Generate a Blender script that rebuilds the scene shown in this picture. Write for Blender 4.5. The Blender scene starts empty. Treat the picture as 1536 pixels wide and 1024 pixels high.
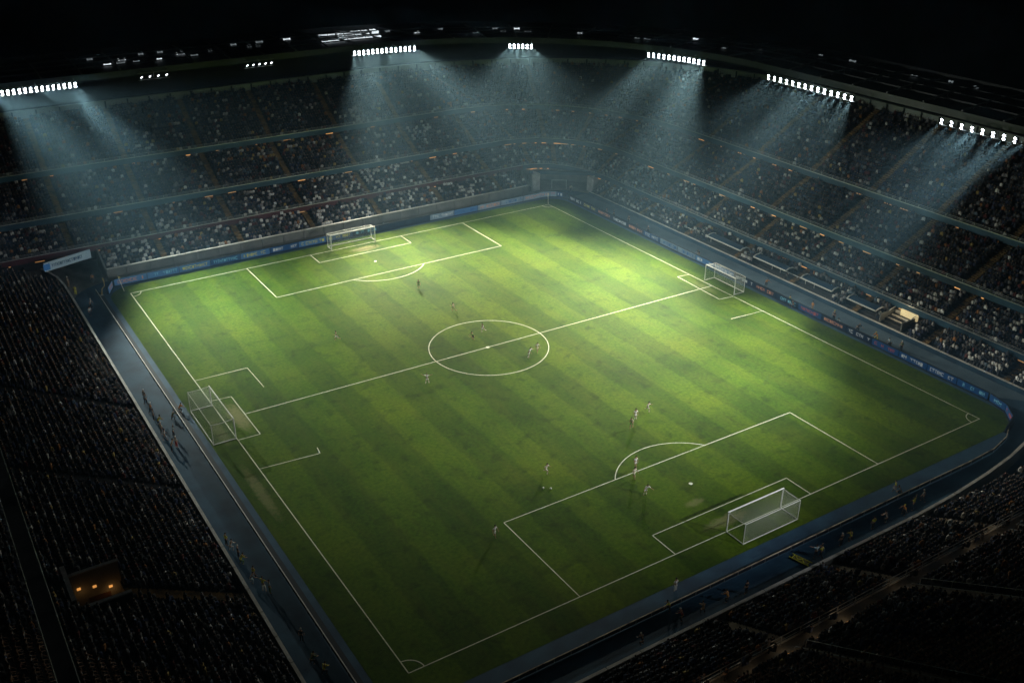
import bpy, bmesh, math, random
import numpy as np
from mathutils import Vector, Matrix, Quaternion

random.seed(7)
rng = np.random.default_rng(11)
scene = bpy.context.scene
COL = scene.collection
PI = math.pi
PW, PL = 87.8, 104.8            # the pitch, near corner at the origin

# ------------------------------------------------------------------ helpers
def tag(o, label=None, cat=None, group=None, kind=None):
    if label: o['label'] = label
    if cat: o['category'] = cat
    if group: o['group'] = group
    if kind: o['kind'] = kind
    return o

def thing(name, label, cat, loc=(0, 0, 0), rz=0.0, group=None, kind=None):
    o = bpy.data.objects.new(name, None)
    o.empty_display_size = 0.3
    COL.objects.link(o)
    o.location = loc
    o.rotation_euler = (0, 0, rz)
    return tag(o, label, cat, group, kind)

class MB:
    """collects vertices and faces, built as one mesh object"""
    def __init__(self):
        self.v = []; self.f = []; self.m = []; self.cur = 0
    def quad(self, a, b, c, d):
        n = len(self.v); self.v += [tuple(a), tuple(b), tuple(c), tuple(d)]
        self.f.append((n, n+1, n+2, n+3)); self.m.append(self.cur)
    def box(self, c, s, rz=0.0, R=None):
        n = len(self.v)
        R = R or Matrix.Rotation(rz, 3, 'Z')
        c = Vector(c)
        for z in (-.5, .5):
            for x, y in ((-.5, -.5), (.5, -.5), (.5, .5), (-.5, .5)):
                self.v.append(tuple(c + R @ Vector((x*s[0], y*s[1], z*s[2]))))
        for q in ((3, 2, 1, 0), (4, 5, 6, 7), (0, 1, 5, 4), (1, 2, 6, 5), (2, 3, 7, 6), (3, 0, 4, 7)):
            self.f.append(tuple(n+i for i in q)); self.m.append(self.cur)
    def tube(self, pts, r, n=8, caps=True):
        pts = [Vector(p) for p in pts]
        rs = r if isinstance(r, (list, tuple)) else [r]*len(pts)
        base = len(self.v); prev = None
        for i, p in enumerate(pts):
            d = (pts[min(i+1, len(pts)-1)] - pts[max(i-1, 0)]).normalized()
            if prev is None:
                up = Vector((0, 0, 1)) if abs(d.z) < .9 else Vector((1, 0, 0))
                a = d.cross(up).normalized()
            else:
                a = (prev - d*prev.dot(d)).normalized()
            prev = a
            b = d.cross(a)
            for k in range(n):
                t = 2*PI*k/n
                self.v.append(tuple(p + (a*math.cos(t) + b*math.sin(t))*rs[i]))
        for i in range(len(pts)-1):
            for k in range(n):
                k2 = (k+1) % n
                self.f.append((base+i*n+k, base+i*n+k2, base+(i+1)*n+k2, base+(i+1)*n+k)); self.m.append(self.cur)
        if caps:
            self.f.append(tuple(base+k for k in reversed(range(n)))); self.m.append(self.cur)
            e = base+(len(pts)-1)*n
            self.f.append(tuple(e+k for k in range(n))); self.m.append(self.cur)
    def strip(self, A, B):
        """quads between two polylines of equal length"""
        n = len(self.v); k = len(A)
        self.v += [tuple(p) for p in A] + [tuple(p) for p in B]
        for i in range(k-1):
            self.f.append((n+i, n+i+1, n+k+i+1, n+k+i)); self.m.append(self.cur)
    def ball(self, c, r, seg=10, ring=6, sc=(1, 1, 1)):
        n = len(self.v); c = Vector(c)
        self.v.append(tuple(c + Vector((0, 0, r*sc[2]))))
        for i in range(1, ring):
            t = PI*i/ring
            for k in range(seg):
                p = 2*PI*k/seg
                self.v.append(tuple(c + Vector((r*sc[0]*math.sin(t)*math.cos(p), r*sc[1]*math.sin(t)*math.sin(p), r*sc[2]*math.cos(t)))))
        self.v.append(tuple(c - Vector((0, 0, r*sc[2]))))
        e = len(self.v)-1
        for k in range(seg):
            k2 = (k+1) % seg
            self.f.append((n, n+1+k, n+1+k2)); self.m.append(self.cur)
            for i in range(ring-2):
                a = n+1+i*seg
                self.f.append((a+k, a+seg+k, a+seg+k2, a+k2)); self.m.append(self.cur)
            a = n+1+(ring-2)*seg
            self.f.append((a+k, e, a+k2)); self.m.append(self.cur)
    def mesh(self, name, mats):
        me = bpy.data.meshes.new(name)
        me.from_pydata(self.v, [], self.f)
        mats = mats if isinstance(mats, (list, tuple)) else [mats]
        for m in mats: me.materials.append(m)
        if len(mats) > 1: me.polygons.foreach_set('material_index', self.m)
        me.update()
        return me
    def build(self, name, mats, parent=None, smooth=False):
        me = self.mesh(name, mats)
        if smooth: me.polygons.foreach_set('use_smooth', [True]*len(me.polygons))
        return link(name, me, parent)

def link(name, me, parent=None):
    o = bpy.data.objects.new(name, me)
    COL.objects.link(o)
    if parent is not None:
        o.parent = parent
    return o

def centred(root_loc, pts):
    return [Vector(p) - Vector(root_loc) for p in pts]

# ------------------------------------------------------------------ materials
def newmat(name):
    m = bpy.data.materials.new(name); m.use_nodes = True
    nt = m.node_tree
    for n in list(nt.nodes):
        if n.type != 'OUTPUT_MATERIAL' and n.type != 'BSDF_PRINCIPLED': nt.nodes.remove(n)
    b = next(n for n in nt.nodes if n.type == 'BSDF_PRINCIPLED')
    return m, nt, b

def setin(node, key, val): node.inputs[key].default_value = val

def noise_node(nt, scale, detail=3.0, coord='Object'):
    tc = nt.nodes.new('ShaderNodeTexCoord')
    n = nt.nodes.new('ShaderNodeTexNoise')
    setin(n, 'Scale', scale); setin(n, 'Detail', detail)
    nt.links.new(tc.outputs[coord], n.inputs['Vector'])
    return n

def ramp(nt, src, stops):
    r = nt.nodes.new('ShaderNodeValToRGB')
    el = r.color_ramp.elements
    while len(el) < len(stops): el.new(0.5)
    for e, (p, c) in zip(el, stops):
        e.position = p; e.color = (*c, 1)
    nt.links.new(src, r.inputs['Fac'])
    return r

def surf(name, c1, c2=None, scale=1.0, rough=.7, metal=0.0, emit=None, es=0.0, spec=.3, bump=0.0):
    m, nt, b = newmat(name)
    if c2 is None: c2 = tuple(x*.7 for x in c1)
    n = noise_node(nt, scale, 5.0)
    r = ramp(nt, n.outputs['Fac'], [(.3, c1), (.7, c2)])
    nt.links.new(r.outputs['Color'], b.inputs['Base Color'])
    setin(b, 'Roughness', rough); setin(b, 'Metallic', metal); setin(b, 'Specular IOR Level', spec)
    if emit:
        setin(b, 'Emission Color', (*emit, 1)); setin(b, 'Emission Strength', es)
        m.cycles.emission_sampling = 'NONE'
    if bump:
        bp = nt.nodes.new('ShaderNodeBump'); setin(bp, 'Strength', bump); setin(bp, 'Distance', .05)
        nt.links.new(n.outputs['Fac'], bp.inputs['Height']); nt.links.new(bp.outputs['Normal'], b.inputs['Normal'])
    return m

def math_node(nt, op, a, b=None, clamp=False):
    n = nt.nodes.new('ShaderNodeMath'); n.operation = op; n.use_clamp = clamp
    for i, v in enumerate((a, b)):
        if v is None: continue
        if isinstance(v, (int, float)): n.inputs[i].default_value = v
        else: nt.links.new(v, n.inputs[i])
    return n.outputs[0]

def mix(nt, fac, a, b):
    n = nt.nodes.new('ShaderNodeMix'); n.data_type = 'RGBA'
    if isinstance(fac, (int, float)): n.inputs[0].default_value = fac
    else: nt.links.new(fac, n.inputs[0])
    for i, v in ((6, a), (7, b)):
        if isinstance(v, tuple): n.inputs[i].default_value = (*v, 1)
        else: nt.links.new(v, n.inputs[i])
    return n.outputs[2]

def grass_material():
    m, nt, b = newmat('mown_grass')
    tc = nt.nodes.new('ShaderNodeTexCoord')
    sx = nt.nodes.new('ShaderNodeSeparateXYZ'); nt.links.new(tc.outputs['Object'], sx.inputs[0])
    nz = noise_node(nt, .35, 4); wob = math_node(nt, 'MULTIPLY', math_node(nt, 'SUBTRACT', nz.outputs['Fac'], .5), .8)
    # mowing stripes along the length of the pitch, 5.5 m wide, with a soft edge
    ph = math_node(nt, 'MULTIPLY', math_node(nt, 'ADD', sx.outputs['X'], wob), 2*PI/9.4)
    st = math_node(nt, 'ADD', math_node(nt, 'MULTIPLY', math_node(nt, 'SINE', ph), 3.5), .5, True)
    ph2 = math_node(nt, 'MULTIPLY', math_node(nt, 'ADD', sx.outputs['Y'], wob), 2*PI/21.0)
    st2 = math_node(nt, 'ADD', math_node(nt, 'MULTIPLY', math_node(nt, 'SINE', ph2), 3.0), .5, True)
    st = math_node(nt, 'ADD', math_node(nt, 'MULTIPLY', st, .82), math_node(nt, 'MULTIPLY', st2, .18))
    col = mix(nt, st, GRASS_D, GRASS_L)
    # broad tonal patches and fine blades, both grown in
    n2 = noise_node(nt, .07, 5); r2 = ramp(nt, n2.outputs['Fac'], [(.33, (.66, .76, .6)), (.5, (1, 1, 1)), (.66, (1.42, 1.18, 1.1))])
    mul = nt.nodes.new('ShaderNodeMix'); mul.data_type = 'RGBA'; mul.blend_type = 'MULTIPLY'; mul.inputs[0].default_value = 1
    nt.links.new(col, mul.inputs[6]); nt.links.new(r2.outputs['Color'], mul.inputs[7])
    n3 = noise_node(nt, 2.2, 6); r3 = ramp(nt, n3.outputs['Fac'], [(.3, (.68, .7, .66)), (.7, (1.3, 1.28, 1.2))])
    mul2 = nt.nodes.new('ShaderNodeMix'); mul2.data_type = 'RGBA'; mul2.blend_type = 'MULTIPLY'; mul2.inputs[0].default_value = 1
    nt.links.new(mul.outputs[2], mul2.inputs[6]); nt.links.new(r3.outputs['Color'], mul2.inputs[7])
    mp = nt.nodes.new('ShaderNodeMapping'); mp.inputs['Scale'].default_value = (.55, .10, 1); mp.inputs['Rotation'].default_value = (0, 0, .35)
    nt.links.new(tc.outputs['Object'], mp.inputs['Vector'])
    n4 = nt.nodes.new('ShaderNodeTexNoise'); setin(n4, 'Scale', .9); setin(n4, 'Detail', 8.0); setin(n4, 'Roughness', .7); nt.links.new(mp.outputs[0], n4.inputs['Vector'])
    r4 = ramp(nt, n4.outputs['Fac'], [(.42, (0, 0, 0)), (.74, (.34, .34, .34))])
    out = mix(nt, r4.outputs['Color'], mul2.outputs[2], (.105, .115, .012))
    n5 = noise_node(nt, .5, 7); r5 = ramp(nt, n5.outputs['Fac'], [(.30, (.62, .64, .6)), (.46, (1, 1, 1))])
    mul3 = nt.nodes.new('ShaderNodeMix'); mul3.data_type = 'RGBA'; mul3.blend_type = 'MULTIPLY'; mul3.inputs[0].default_value = 1
    nt.links.new(out, mul3.inputs[6]); nt.links.new(r5.outputs['Color'], mul3.inputs[7]); out = mul3.outputs[2]
    # worn bare patches in the goal mouths and by the touchline
    for (cx, cy, rx, ry, amt) in ((43.4, 102.4, 3.2, 1.3, .85), (42.5, 1.6, 3.6, 1.0, .55), (2.0, 54.6, 1.2, 4.4, .8),
                                  (-1.6, 36.0, .8, 7.0, .45), (41.6, 6.2, 1.6, .7, .4), (-1.4, 52, .9, 4, .3), (86.2, 54, .9, 3.5, .25)):
        dx = math_node(nt, 'DIVIDE', math_node(nt, 'SUBTRACT', sx.outputs['X'], cx), rx)
        dy = math_node(nt, 'DIVIDE', math_node(nt, 'SUBTRACT', sx.outputs['Y'], cy), ry)
        d = math_node(nt, 'ADD', math_node(nt, 'MULTIPLY', dx, dx), math_node(nt, 'MULTIPLY', dy, dy))
        d = math_node(nt, 'ADD', d, math_node(nt, 'MULTIPLY', math_node(nt, 'SUBTRACT', n3.outputs['Fac'], .5), 2.2))
        k = math_node(nt, 'MULTIPLY', math_node(nt, 'SUBTRACT', 1.1, d, True), amt)
        out = mix(nt, k, out, (.27, .26, .12))
    nt.links.new(out, b.inputs['Base Color'])
    setin(b, 'Roughness', .85); setin(b, 'Specular IOR Level', .12)
    bp = nt.nodes.new('ShaderNodeBump'); setin(bp, 'Strength', .5); setin(bp, 'Distance', .06)
    nb = noise_node(nt, 9.0, 4)
    nt.links.new(nb.outputs['Fac'], bp.inputs['Height']); nt.links.new(bp.outputs['Normal'], b.inputs['Normal'])
    return m

def attr_material(name, rough=.8):
    m, nt, b = newmat(name)
    a = nt.nodes.new('ShaderNodeAttribute'); a.attribute_name = 'cloth'
    nt.links.new(a.outputs['Color'], b.inputs['Base Color'])
    setin(b, 'Roughness', rough); setin(b, 'Specular IOR Level', .2)
    return m

def random_cloth(name, cols):
    m, nt, b = newmat(name)
    oi = nt.nodes.new('ShaderNodeObjectInfo')
    r = nt.nodes.new('ShaderNodeValToRGB'); r.color_ramp.interpolation = 'CONSTANT'
    el = r.color_ramp.elements
    while len(el) < len(cols): el.new(.5)
    for i, (e, c) in enumerate(zip(el, cols)): e.position = i/len(cols); e.color = (*c, 1)
    nt.links.new(oi.outputs['Random'], r.inputs['Fac']); nt.links.new(r.outputs['Color'], b.inputs['Base Color'])
    setin(b, 'Roughness', .85)
    return m

GRASS_L = (.060, .118, .0024); GRASS_D = (.036, .080, .0017)
LAMP_P = 88000.0        # watts of one floodlight
SPILL_P = 44000.0       # stray light of one whole bank
FILL_P = 370000.0       # one added fill bank on the near side, out of view
HAZE_D = .0008
M = {}
M['grass'] = grass_material()
M['line'] = surf('line_paint', (.82, .84, .74), (.62, .66, .50), 3.0, .8)
M['track'] = surf('blue_track', (.032, .100, .17), (.012, .040, .085), .28, .75, bump=.1)
M['track_dark'] = surf('dark_navy', (.008, .012, .022), (.005, .008, .014), 1, .7)
M['concrete'] = surf('concrete', (.22, .22, .21), (.14, .145, .14), .6, .85, bump=.15)
M['ground'] = surf('asphalt_ground', (.04, .04, .042), (.03, .03, .03), .1, .9)
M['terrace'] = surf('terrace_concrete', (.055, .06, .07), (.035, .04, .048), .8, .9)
M['wall'] = surf('front_wall_concrete', (.23, .235, .22), (.12, .125, .12), .35, .85, bump=.2)
M['parapet'] = surf('blue_parapet', (.045, .12, .20), (.008, .026, .05), .16, .5)
M['maroon'] = surf('maroon_parapet', (.10, .022, .035), (.06, .015, .025), .25, .5)
M['gallery'] = surf('gallery_panels', (.34, .36, .35), (.16, .17, .17), .18, .5)
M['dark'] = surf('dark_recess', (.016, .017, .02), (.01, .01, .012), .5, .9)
M['steel'] = surf('grey_steel', (.35, .37, .38), (.22, .24, .25), 1.5, .45, .6)
M['rail'] = surf('pale_rail', (.55, .57, .58), (.35, .37, .38), 2, .4, .4)
M['white'] = surf('white_paint', (.80, .80, .77), (.66, .66, .64), 3, .45)
M['cap'] = surf('white_wall_cap', (.82, .80, .76), (.5, .49, .46), .8, .6)
M['stairs'] = surf('ochre_steps', (.30, .18, .06), (.05, .04, .03), 1.1, .85)  # yellow paint, with warm lamp light put into the same ochre
M['seat'] = surf('blue_seat', (.025, .05, .085), (.015, .03, .06), .2, .5)
M['roof'] = surf('roof_sheet', (.05, .055, .06), (.03, .033, .037), .15, .6)
M['fascia'] = surf('fascia_sheet', (.075, .08, .085), (.035, .04, .045), .12, .5)
M['lens'] = surf('lamp_lens', (.9, .9, .9), None, 1, .3, emit=(.88, .96, 1.0), es=38.0)
M['lens_small'] = surf('small_lamp_lens', (.9, .9, .9), None, 1, .3, emit=(.9, .97, 1.0), es=7.0)
M['housing'] = surf('lamp_housing', (.12, .13, .14), (.08, .08, .09), 2, .5, .5)
M['warm'] = surf('warm_fitting', (.8, .6, .4), None, 1, .4, emit=(1.0, .42, .10), es=.7)
M['warm_dim'] = surf('dim_warm_fitting', (.7, .5, .3), None, 1, .4, emit=(1.0, .46, .14), es=.26)
M['skylight'] = surf('lit_skylight', (.7, .75, .75), None, 1, .3, emit=(.85, .95, 1.0), es=1.1)
M['skylight_dim'] = surf('dim_skylight', (.5, .55, .55), None, 1, .3, emit=(.8, .95, 1.0), es=.16)
M['glass'] = surf('blue_shelter_glass', (.03, .07, .13), (.02, .05, .10), .5, .12, spec=.6)
M['net'] = surf('net_cord', (.72, .74, .66), (.6, .62, .55), 4, .8)
M['flag'] = surf('flag_cloth', (.75, .55, .12), (.6, .4, .1), 4, .7)
M['flag_w'] = surf('flag_pole', (.78, .74, .6), (.6, .56, .45), 4, .5)
M['skin'] = surf('skin', (.42, .26, .18), (.36, .21, .14), 9, .6)
M['hair'] = surf('hair', (.03, .02, .014), (.02, .013, .01), 20, .7)
M['eye'] = surf('eye', (.02, .02, .02), None, 5, .2)
CLOTH = {k: surf('cloth_'+k, c, tuple(x*.85 for x in c), 6, .8) for k, c in dict(
    white=(.80, .80, .76), cream=(.70, .64, .48), yellow=(.80, .78, .06), orange=(.75, .30, .04), dark=(.03, .03, .035),
    green=(.10, .20, .05), navy=(.025, .045, .11), grey=(.32, .33, .34), red=(.42, .05, .04), pale_blue=(.45, .60, .66),
    tan=(.42, .30, .18), black=(.012, .012, .014), pink=(.60, .40, .36)).items()}
M['crowd'] = attr_material('crowd_clothes')
M['spectator'] = random_cloth('spectator_clothes', [(.02, .02, .025), (.05, .05, .06), (.03, .04, .09), (.12, .03, .03), (.20, .20, .21),
                              (.02, .03, .03), (.45, .45, .44), (.06, .05, .03), (.30, .14, .05), (.10, .16, .20)])

# ------------------------------------------------------------------ bowl geometry
# one ring: XR = line of the long side on the right, YL = line of the end side on the left, r = corner radius, heights on both
X0, Y0 = -42.0, -24.0
def ringp(XR, YL, r, hR, hL): return np.array([XR, YL, r, hR, hL], float)
T = {   # tier: (first row ring, last row ring, number of rows)
    1: (ringp(99.4, 112.4, 9, .7, 1.7), ringp(104.6, 118.4, 14, 2.5, 4.2), 7),
    2: (ringp(103.3, 117.6, 14, 3.1, 4.6), ringp(110.4, 124.9, 22, 6.6, 7.7), 9),
    3: (ringp(106.6, 123.3, 20, 8.6, 9.1), ringp(117.6, 133.4, 37, 13.7, 14.4), 13),
    4: (ringp(116.3, 132.3, 35, 14.1, 15.1), ringp(133.6, 143.8, 70, 24.0, 22.8), 19),
}
def ring_at(t, v):
    a, b, n = T[t]
    return a + (b-a)*(v/n)
def pos(rg, seg, a):
    """a: x on the end side 'L', y on the long side 'R', angle in degrees (90 to 0) in the corner 'C'"""
    XR, YL, r, hR, hL = rg
    if seg == 'L': return (a, YL, hL)
    if seg == 'R': return (XR, a, hR)
    t = (90-a)/90.0; t = t*t*(3-2*t)
    w = math.radians(a)
    return (XR-r+r*math.cos(w), YL-r+r*math.sin(w), hL+(hR-hL)*t)
def poly(rg, seg, lo=None, hi=None, dz=0.0, dd=0.0, n=None):
    XR, YL, r, hR, hL = rg
    rg = ringp(XR+dd, YL+dd, r+dd, hR+dz, hL+dz)
    if seg == 'L':
        lo = X0 if lo is None else lo; hi = XR-r if hi is None else hi
        return [pos(rg, 'L', x) for x in np.linspace(lo, hi, n or 24)]
    if seg == 'C':
        lo = 90 if lo is None else lo; hi = 0 if hi is None else hi
        return [pos(rg, 'C', a) for a in np.linspace(lo, hi, n or 22)]
    lo = YL-r if lo is None else lo; hi = Y0 if hi is None else hi
    return [pos(rg, 'R', y) for y in np.linspace(lo, hi, n or 24)]

crowd_pts = []     # (x, y, z, heading, place)
def tier_mesh(t, seg, lo=None, hi=None):
    mb = MB(); n = T[t][2]
    for k in range(n):
        r0, r1 = ring_at(t, k), ring_at(t, k+1)
        flat = r1.copy(); flat[3:] = r0[3:]
        A, B, Cc = poly(r0, seg, lo, hi), poly(flat, seg, lo, hi), poly(r1, seg, lo, hi)
        mb.strip(A, B); mb.strip(B, Cc)
    return mb
AISLE_L = [-35, -20.5, -6, 8.5, 23, 37.5, 52, 66.5, 81]
AISLE_R = [102, 88, 74, 60, 46, 32, 18, 4, -10]
AISLE_C = [78, 58, 38, 18]
def aisles(t, seg, lo, hi):
    """stairways of one tier on one side: list of meshes"""
    out = []; n = T[t][2]
    for a in {'L': AISLE_L, 'R': AISLE_R, 'C': AISLE_C}[seg]:
        if seg == 'L' and not (lo < a < hi): continue
        if seg == 'R' and not (hi < a < lo): continue
        if t == 1 and seg == 'C': continue
        mb = MB(); rows = 0
        for k in range(n):
            r0, r1 = ring_at(t, k), ring_at(t, k+1)
            if seg == 'L' and a > r0[0]-r0[2]: continue
            if seg == 'R' and a > r0[1]-r0[2]: continue
            rows += 1
            p, q = Vector(pos(r0, seg, a)), Vector(pos(r1, seg, a))
            for s in (0, 1):                                   # two steps to a row
                c = p.lerp(q, (s+.5)/2); c.z = p.z + (q.z-p.z)*(s*.5) + .03
                d = (q-p); rz = math.atan2(d.y, d.x)
                L = math.hypot(d.x, d.y)/2
                mb.box((c.x, c.y, c.z+.06), (L, 1.05, .22+.12*s), rz)
        if rows: out.append(mb)
    return out
def near_aisle(seg, a, r):
    lst = {'L': AISLE_L, 'R': AISLE_R, 'C': AISLE_C}[seg]
    if seg == 'C': return min(abs(math.radians(a-b))*r for b in lst) < .95
    return min(abs(a-b) for b in lst) < .95
_grid = rng.random((64, 256))
def fullness(u, v):
    """smooth random field from 0 to 1 over the seats"""
    i, j = int(math.floor(u)), int(math.floor(v)); fu, fv = u-i, v-j
    g = lambda a, b: _grid[a % 64, b % 256]
    return (g(i, j)*(1-fu)+g(i+1, j)*fu)*(1-fv)+(g(i, j+1)*(1-fu)+g(i+1, j+1)*fu)*fv
def fill_rows(t, seg, lo=None, hi=None, density=.9, mb=None):
    n = T[t][2]
    for k in range(n):
        rg = (ring_at(t, k)*.35 + ring_at(t, k+1)*.65); rg[3:] = ring_at(t, k)[3:]
        XR, YL, r = rg[:3]
        if seg == 'L':
            a0 = X0 if lo is None else lo; a1 = XR-r if hi is None else min(hi, XR-r)
            vals = np.arange(a0+.6, a1, .56); head = PI
        elif seg == 'R':
            a0 = Y0 if hi is None else hi; a1 = YL-r if lo is None else min(lo, YL-r)
            vals = np.arange(a0+.3, a1, .56); head = PI/2
        else:
            a0, a1 = (0 if hi is None else hi), (90 if lo is None else lo)
            vals = np.arange(a0, a1, math.degrees(.56/r)); head = None
        for a in vals:
            if near_aisle(seg, a, r): continue
            if t == 1 and seg == 'R' and (21.6 < a < 27.4 or (k < 4 and any(lo_ < a < hi_ for lo_, hi_ in ((59.2, 68.8), (47.7, 56.3), (37.2, 44.8), (27.9, 34.5))))): continue
            p = pos(rg, seg, a)
            h = head if head is not None else math.radians(a)+PI/2
            if mb is not None:
                mb.box((p[0]+.22*math.sin(h), p[1]-.22*math.cos(h), p[2]+.48), (.44, .05, .5), h)
            f = density*(.72+.45*fullness(t*7.3+k*.33, (a if seg != 'C' else a*.6)*.16+{'L': 0, 'C': 40, 'R': 90}[seg]))
            if random.random() < f:
                crowd_pts.append((p[0], p[1], p[2], h, (t, seg, k, a)))

# ------------------------------------------------------------------ setting: ground, track, pitch, markings
def sheet(name, pts, z, mat, label=None):
    mb = MB(); n = len(pts)
    mb.v = [(x, y, z) for x, y in pts]; mb.f = [tuple(range(n))]; mb.m = [0]
    o = mb.build(name, mat); tag(o, kind='structure')
    if label: o['label'] = label
    return o
def rrect(x0, y0, x1, y1, r, n=8):
    out = []
    for cx, cy, a0 in ((x1-r, y0+r, -90), (x1-r, y1-r, 0), (x0+r, y1-r, 90), (x0+r, y0+r, 180)):
        for i in range(n+1):
            w = math.radians(a0+90*i/n); out.append((cx+r*math.cos(w), cy+r*math.sin(w)))
    return out
sheet('ground', [(-600, -600), (700, -600), (700, 700), (-600, 700)], -.06, M['ground'])
sheet('concourse_floor', rrect(-46, -52, 142, 158, 40), -.03, M['concrete'])
sheet('blue_track', rrect(-9.4, -10.9, 99.5, 112.4, 8), 0.0, M['track'])
M['lightened_track'] = surf('lightened_track_blue', (.12, .19, .25), (.07, .12, .17), .3, .75, bump=.1)  # blue track colour lightened, in place of haze and lamp light on it
sheet('lightened_track', [(93.7, 4), (98.9, -2), (98.9, 106.5), (93.7, 106.5)], .004, M['lightened_track'])
sheet('dark_lane', [(-4.9, -4), (-4.15, -4), (-4.15, 108), (-4.9, 108)], .004, M['track_dark'])  # dark navy strip of track along the left barrier
sheet('grass_pitch', rrect(-3.4, -3.8, 92.4, 108.4, 4.5), .008, M['grass'])

lm = MB(); LZ = .014; LW = .115
def seg_line(x0, y0, x1, y1, w=LW):
    d = Vector((x1-x0, y1-y0)); d.normalize(); n = Vector((-d.y, d.x))*w/2; e = d*w/2
    lm.quad((x0-e.x-n.x, y0-e.y-n.y, LZ), (x1+e.x-n.x, y1+e.y-n.y, LZ), (x1+e.x+n.x, y1+e.y+n.y, LZ), (x0-e.x+n.x, y0-e.y+n.y, LZ))
def arc_line(cx, cy, r, a0, a1, n=48, w=LW):
    A, B = [], []
    for i in range(n+1):
        t = math.radians(a0+(a1-a0)*i/n); c, s = math.cos(t), math.sin(t)
        A.append((cx+(r-w/2)*c, cy+(r-w/2)*s, LZ)); B.append((cx+(r+w/2)*c, cy+(r+w/2)*s, LZ))
    lm.strip(A, B)
def dot(cx, cy, r):
    n = len(lm.v); lm.v += [(cx+r*math.cos(2*PI*k/16), cy+r*math.sin(2*PI*k/16), LZ+.003) for k in range(16)]
    lm.f.append(tuple(range(n, n+16))); lm.m.append(0)
for a in ((0, 0, PW, 0), (PW, 0, PW, PL), (PW, PL, 0, PL), (0, PL, 0, 0)): seg_line(*a)
LZ = .018
seg_line(3.1, 54.9, PW, 53.6)
arc_line(42.1, 54.45, 9.35, 0, 360, 96)
dot(41.8, 54.3, .3)
def area(x0, x1, y, yb):
    seg_line(x0, yb, x0, y); seg_line(x0, y, x1, y); seg_line(x1, y, x1, yb)
area(20.2, 67.0, 15.1, 0); area(33.3, 54.8, 4.0, 0)
area(20.8, 66.35, 89.7, PL); area(33.2, 52.3, 100.4, PL)
LZ = .022
h = math.degrees(math.acos(5.6/9.3)); arc_line(43.9, 9.46, 9.3, 90-h, 90+h, 32)
h = math.degrees(math.acos(5.8/9.2)); arc_line(42.3, 95.5, 9.2, 270-h, 270+h, 32)
seg_line(0, 67.9, 7.85, 67.7); seg_line(7.85, 67.7, 7.9, 60.8, .07); seg_line(0, 40.9, 7.9, 40.2); seg_line(7.9, 40.2, 8.1, 41.6)
seg_line(0, 60.9, 3.0, 60.6); seg_line(3.0, 60.6, 3.0, 48.8); seg_line(3.0, 48.8, 0, 48.9)
seg_line(PW, 59.6, 85.3, 59.9); seg_line(85.3, 59.9, 84.9, 48.5); seg_line(84.9, 48.5, PW, 48.2)
seg_line(81.2, 41.7, 84.4, 41.4); seg_line(84.4, 41.4, 87.7, 41.2, .07)
for cx, cy, a in ((0, 0, 0), (PW, 0, 90), (PW, PL, 180), (0, PL, 270)): arc_line(cx, cy, 1.7, a, a+90, 14)
dot(43.9, 9.46, .26); dot(42.3, 95.5, .26)
tag(lm.build('pitch_markings', M['line']), kind='structure')

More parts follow.
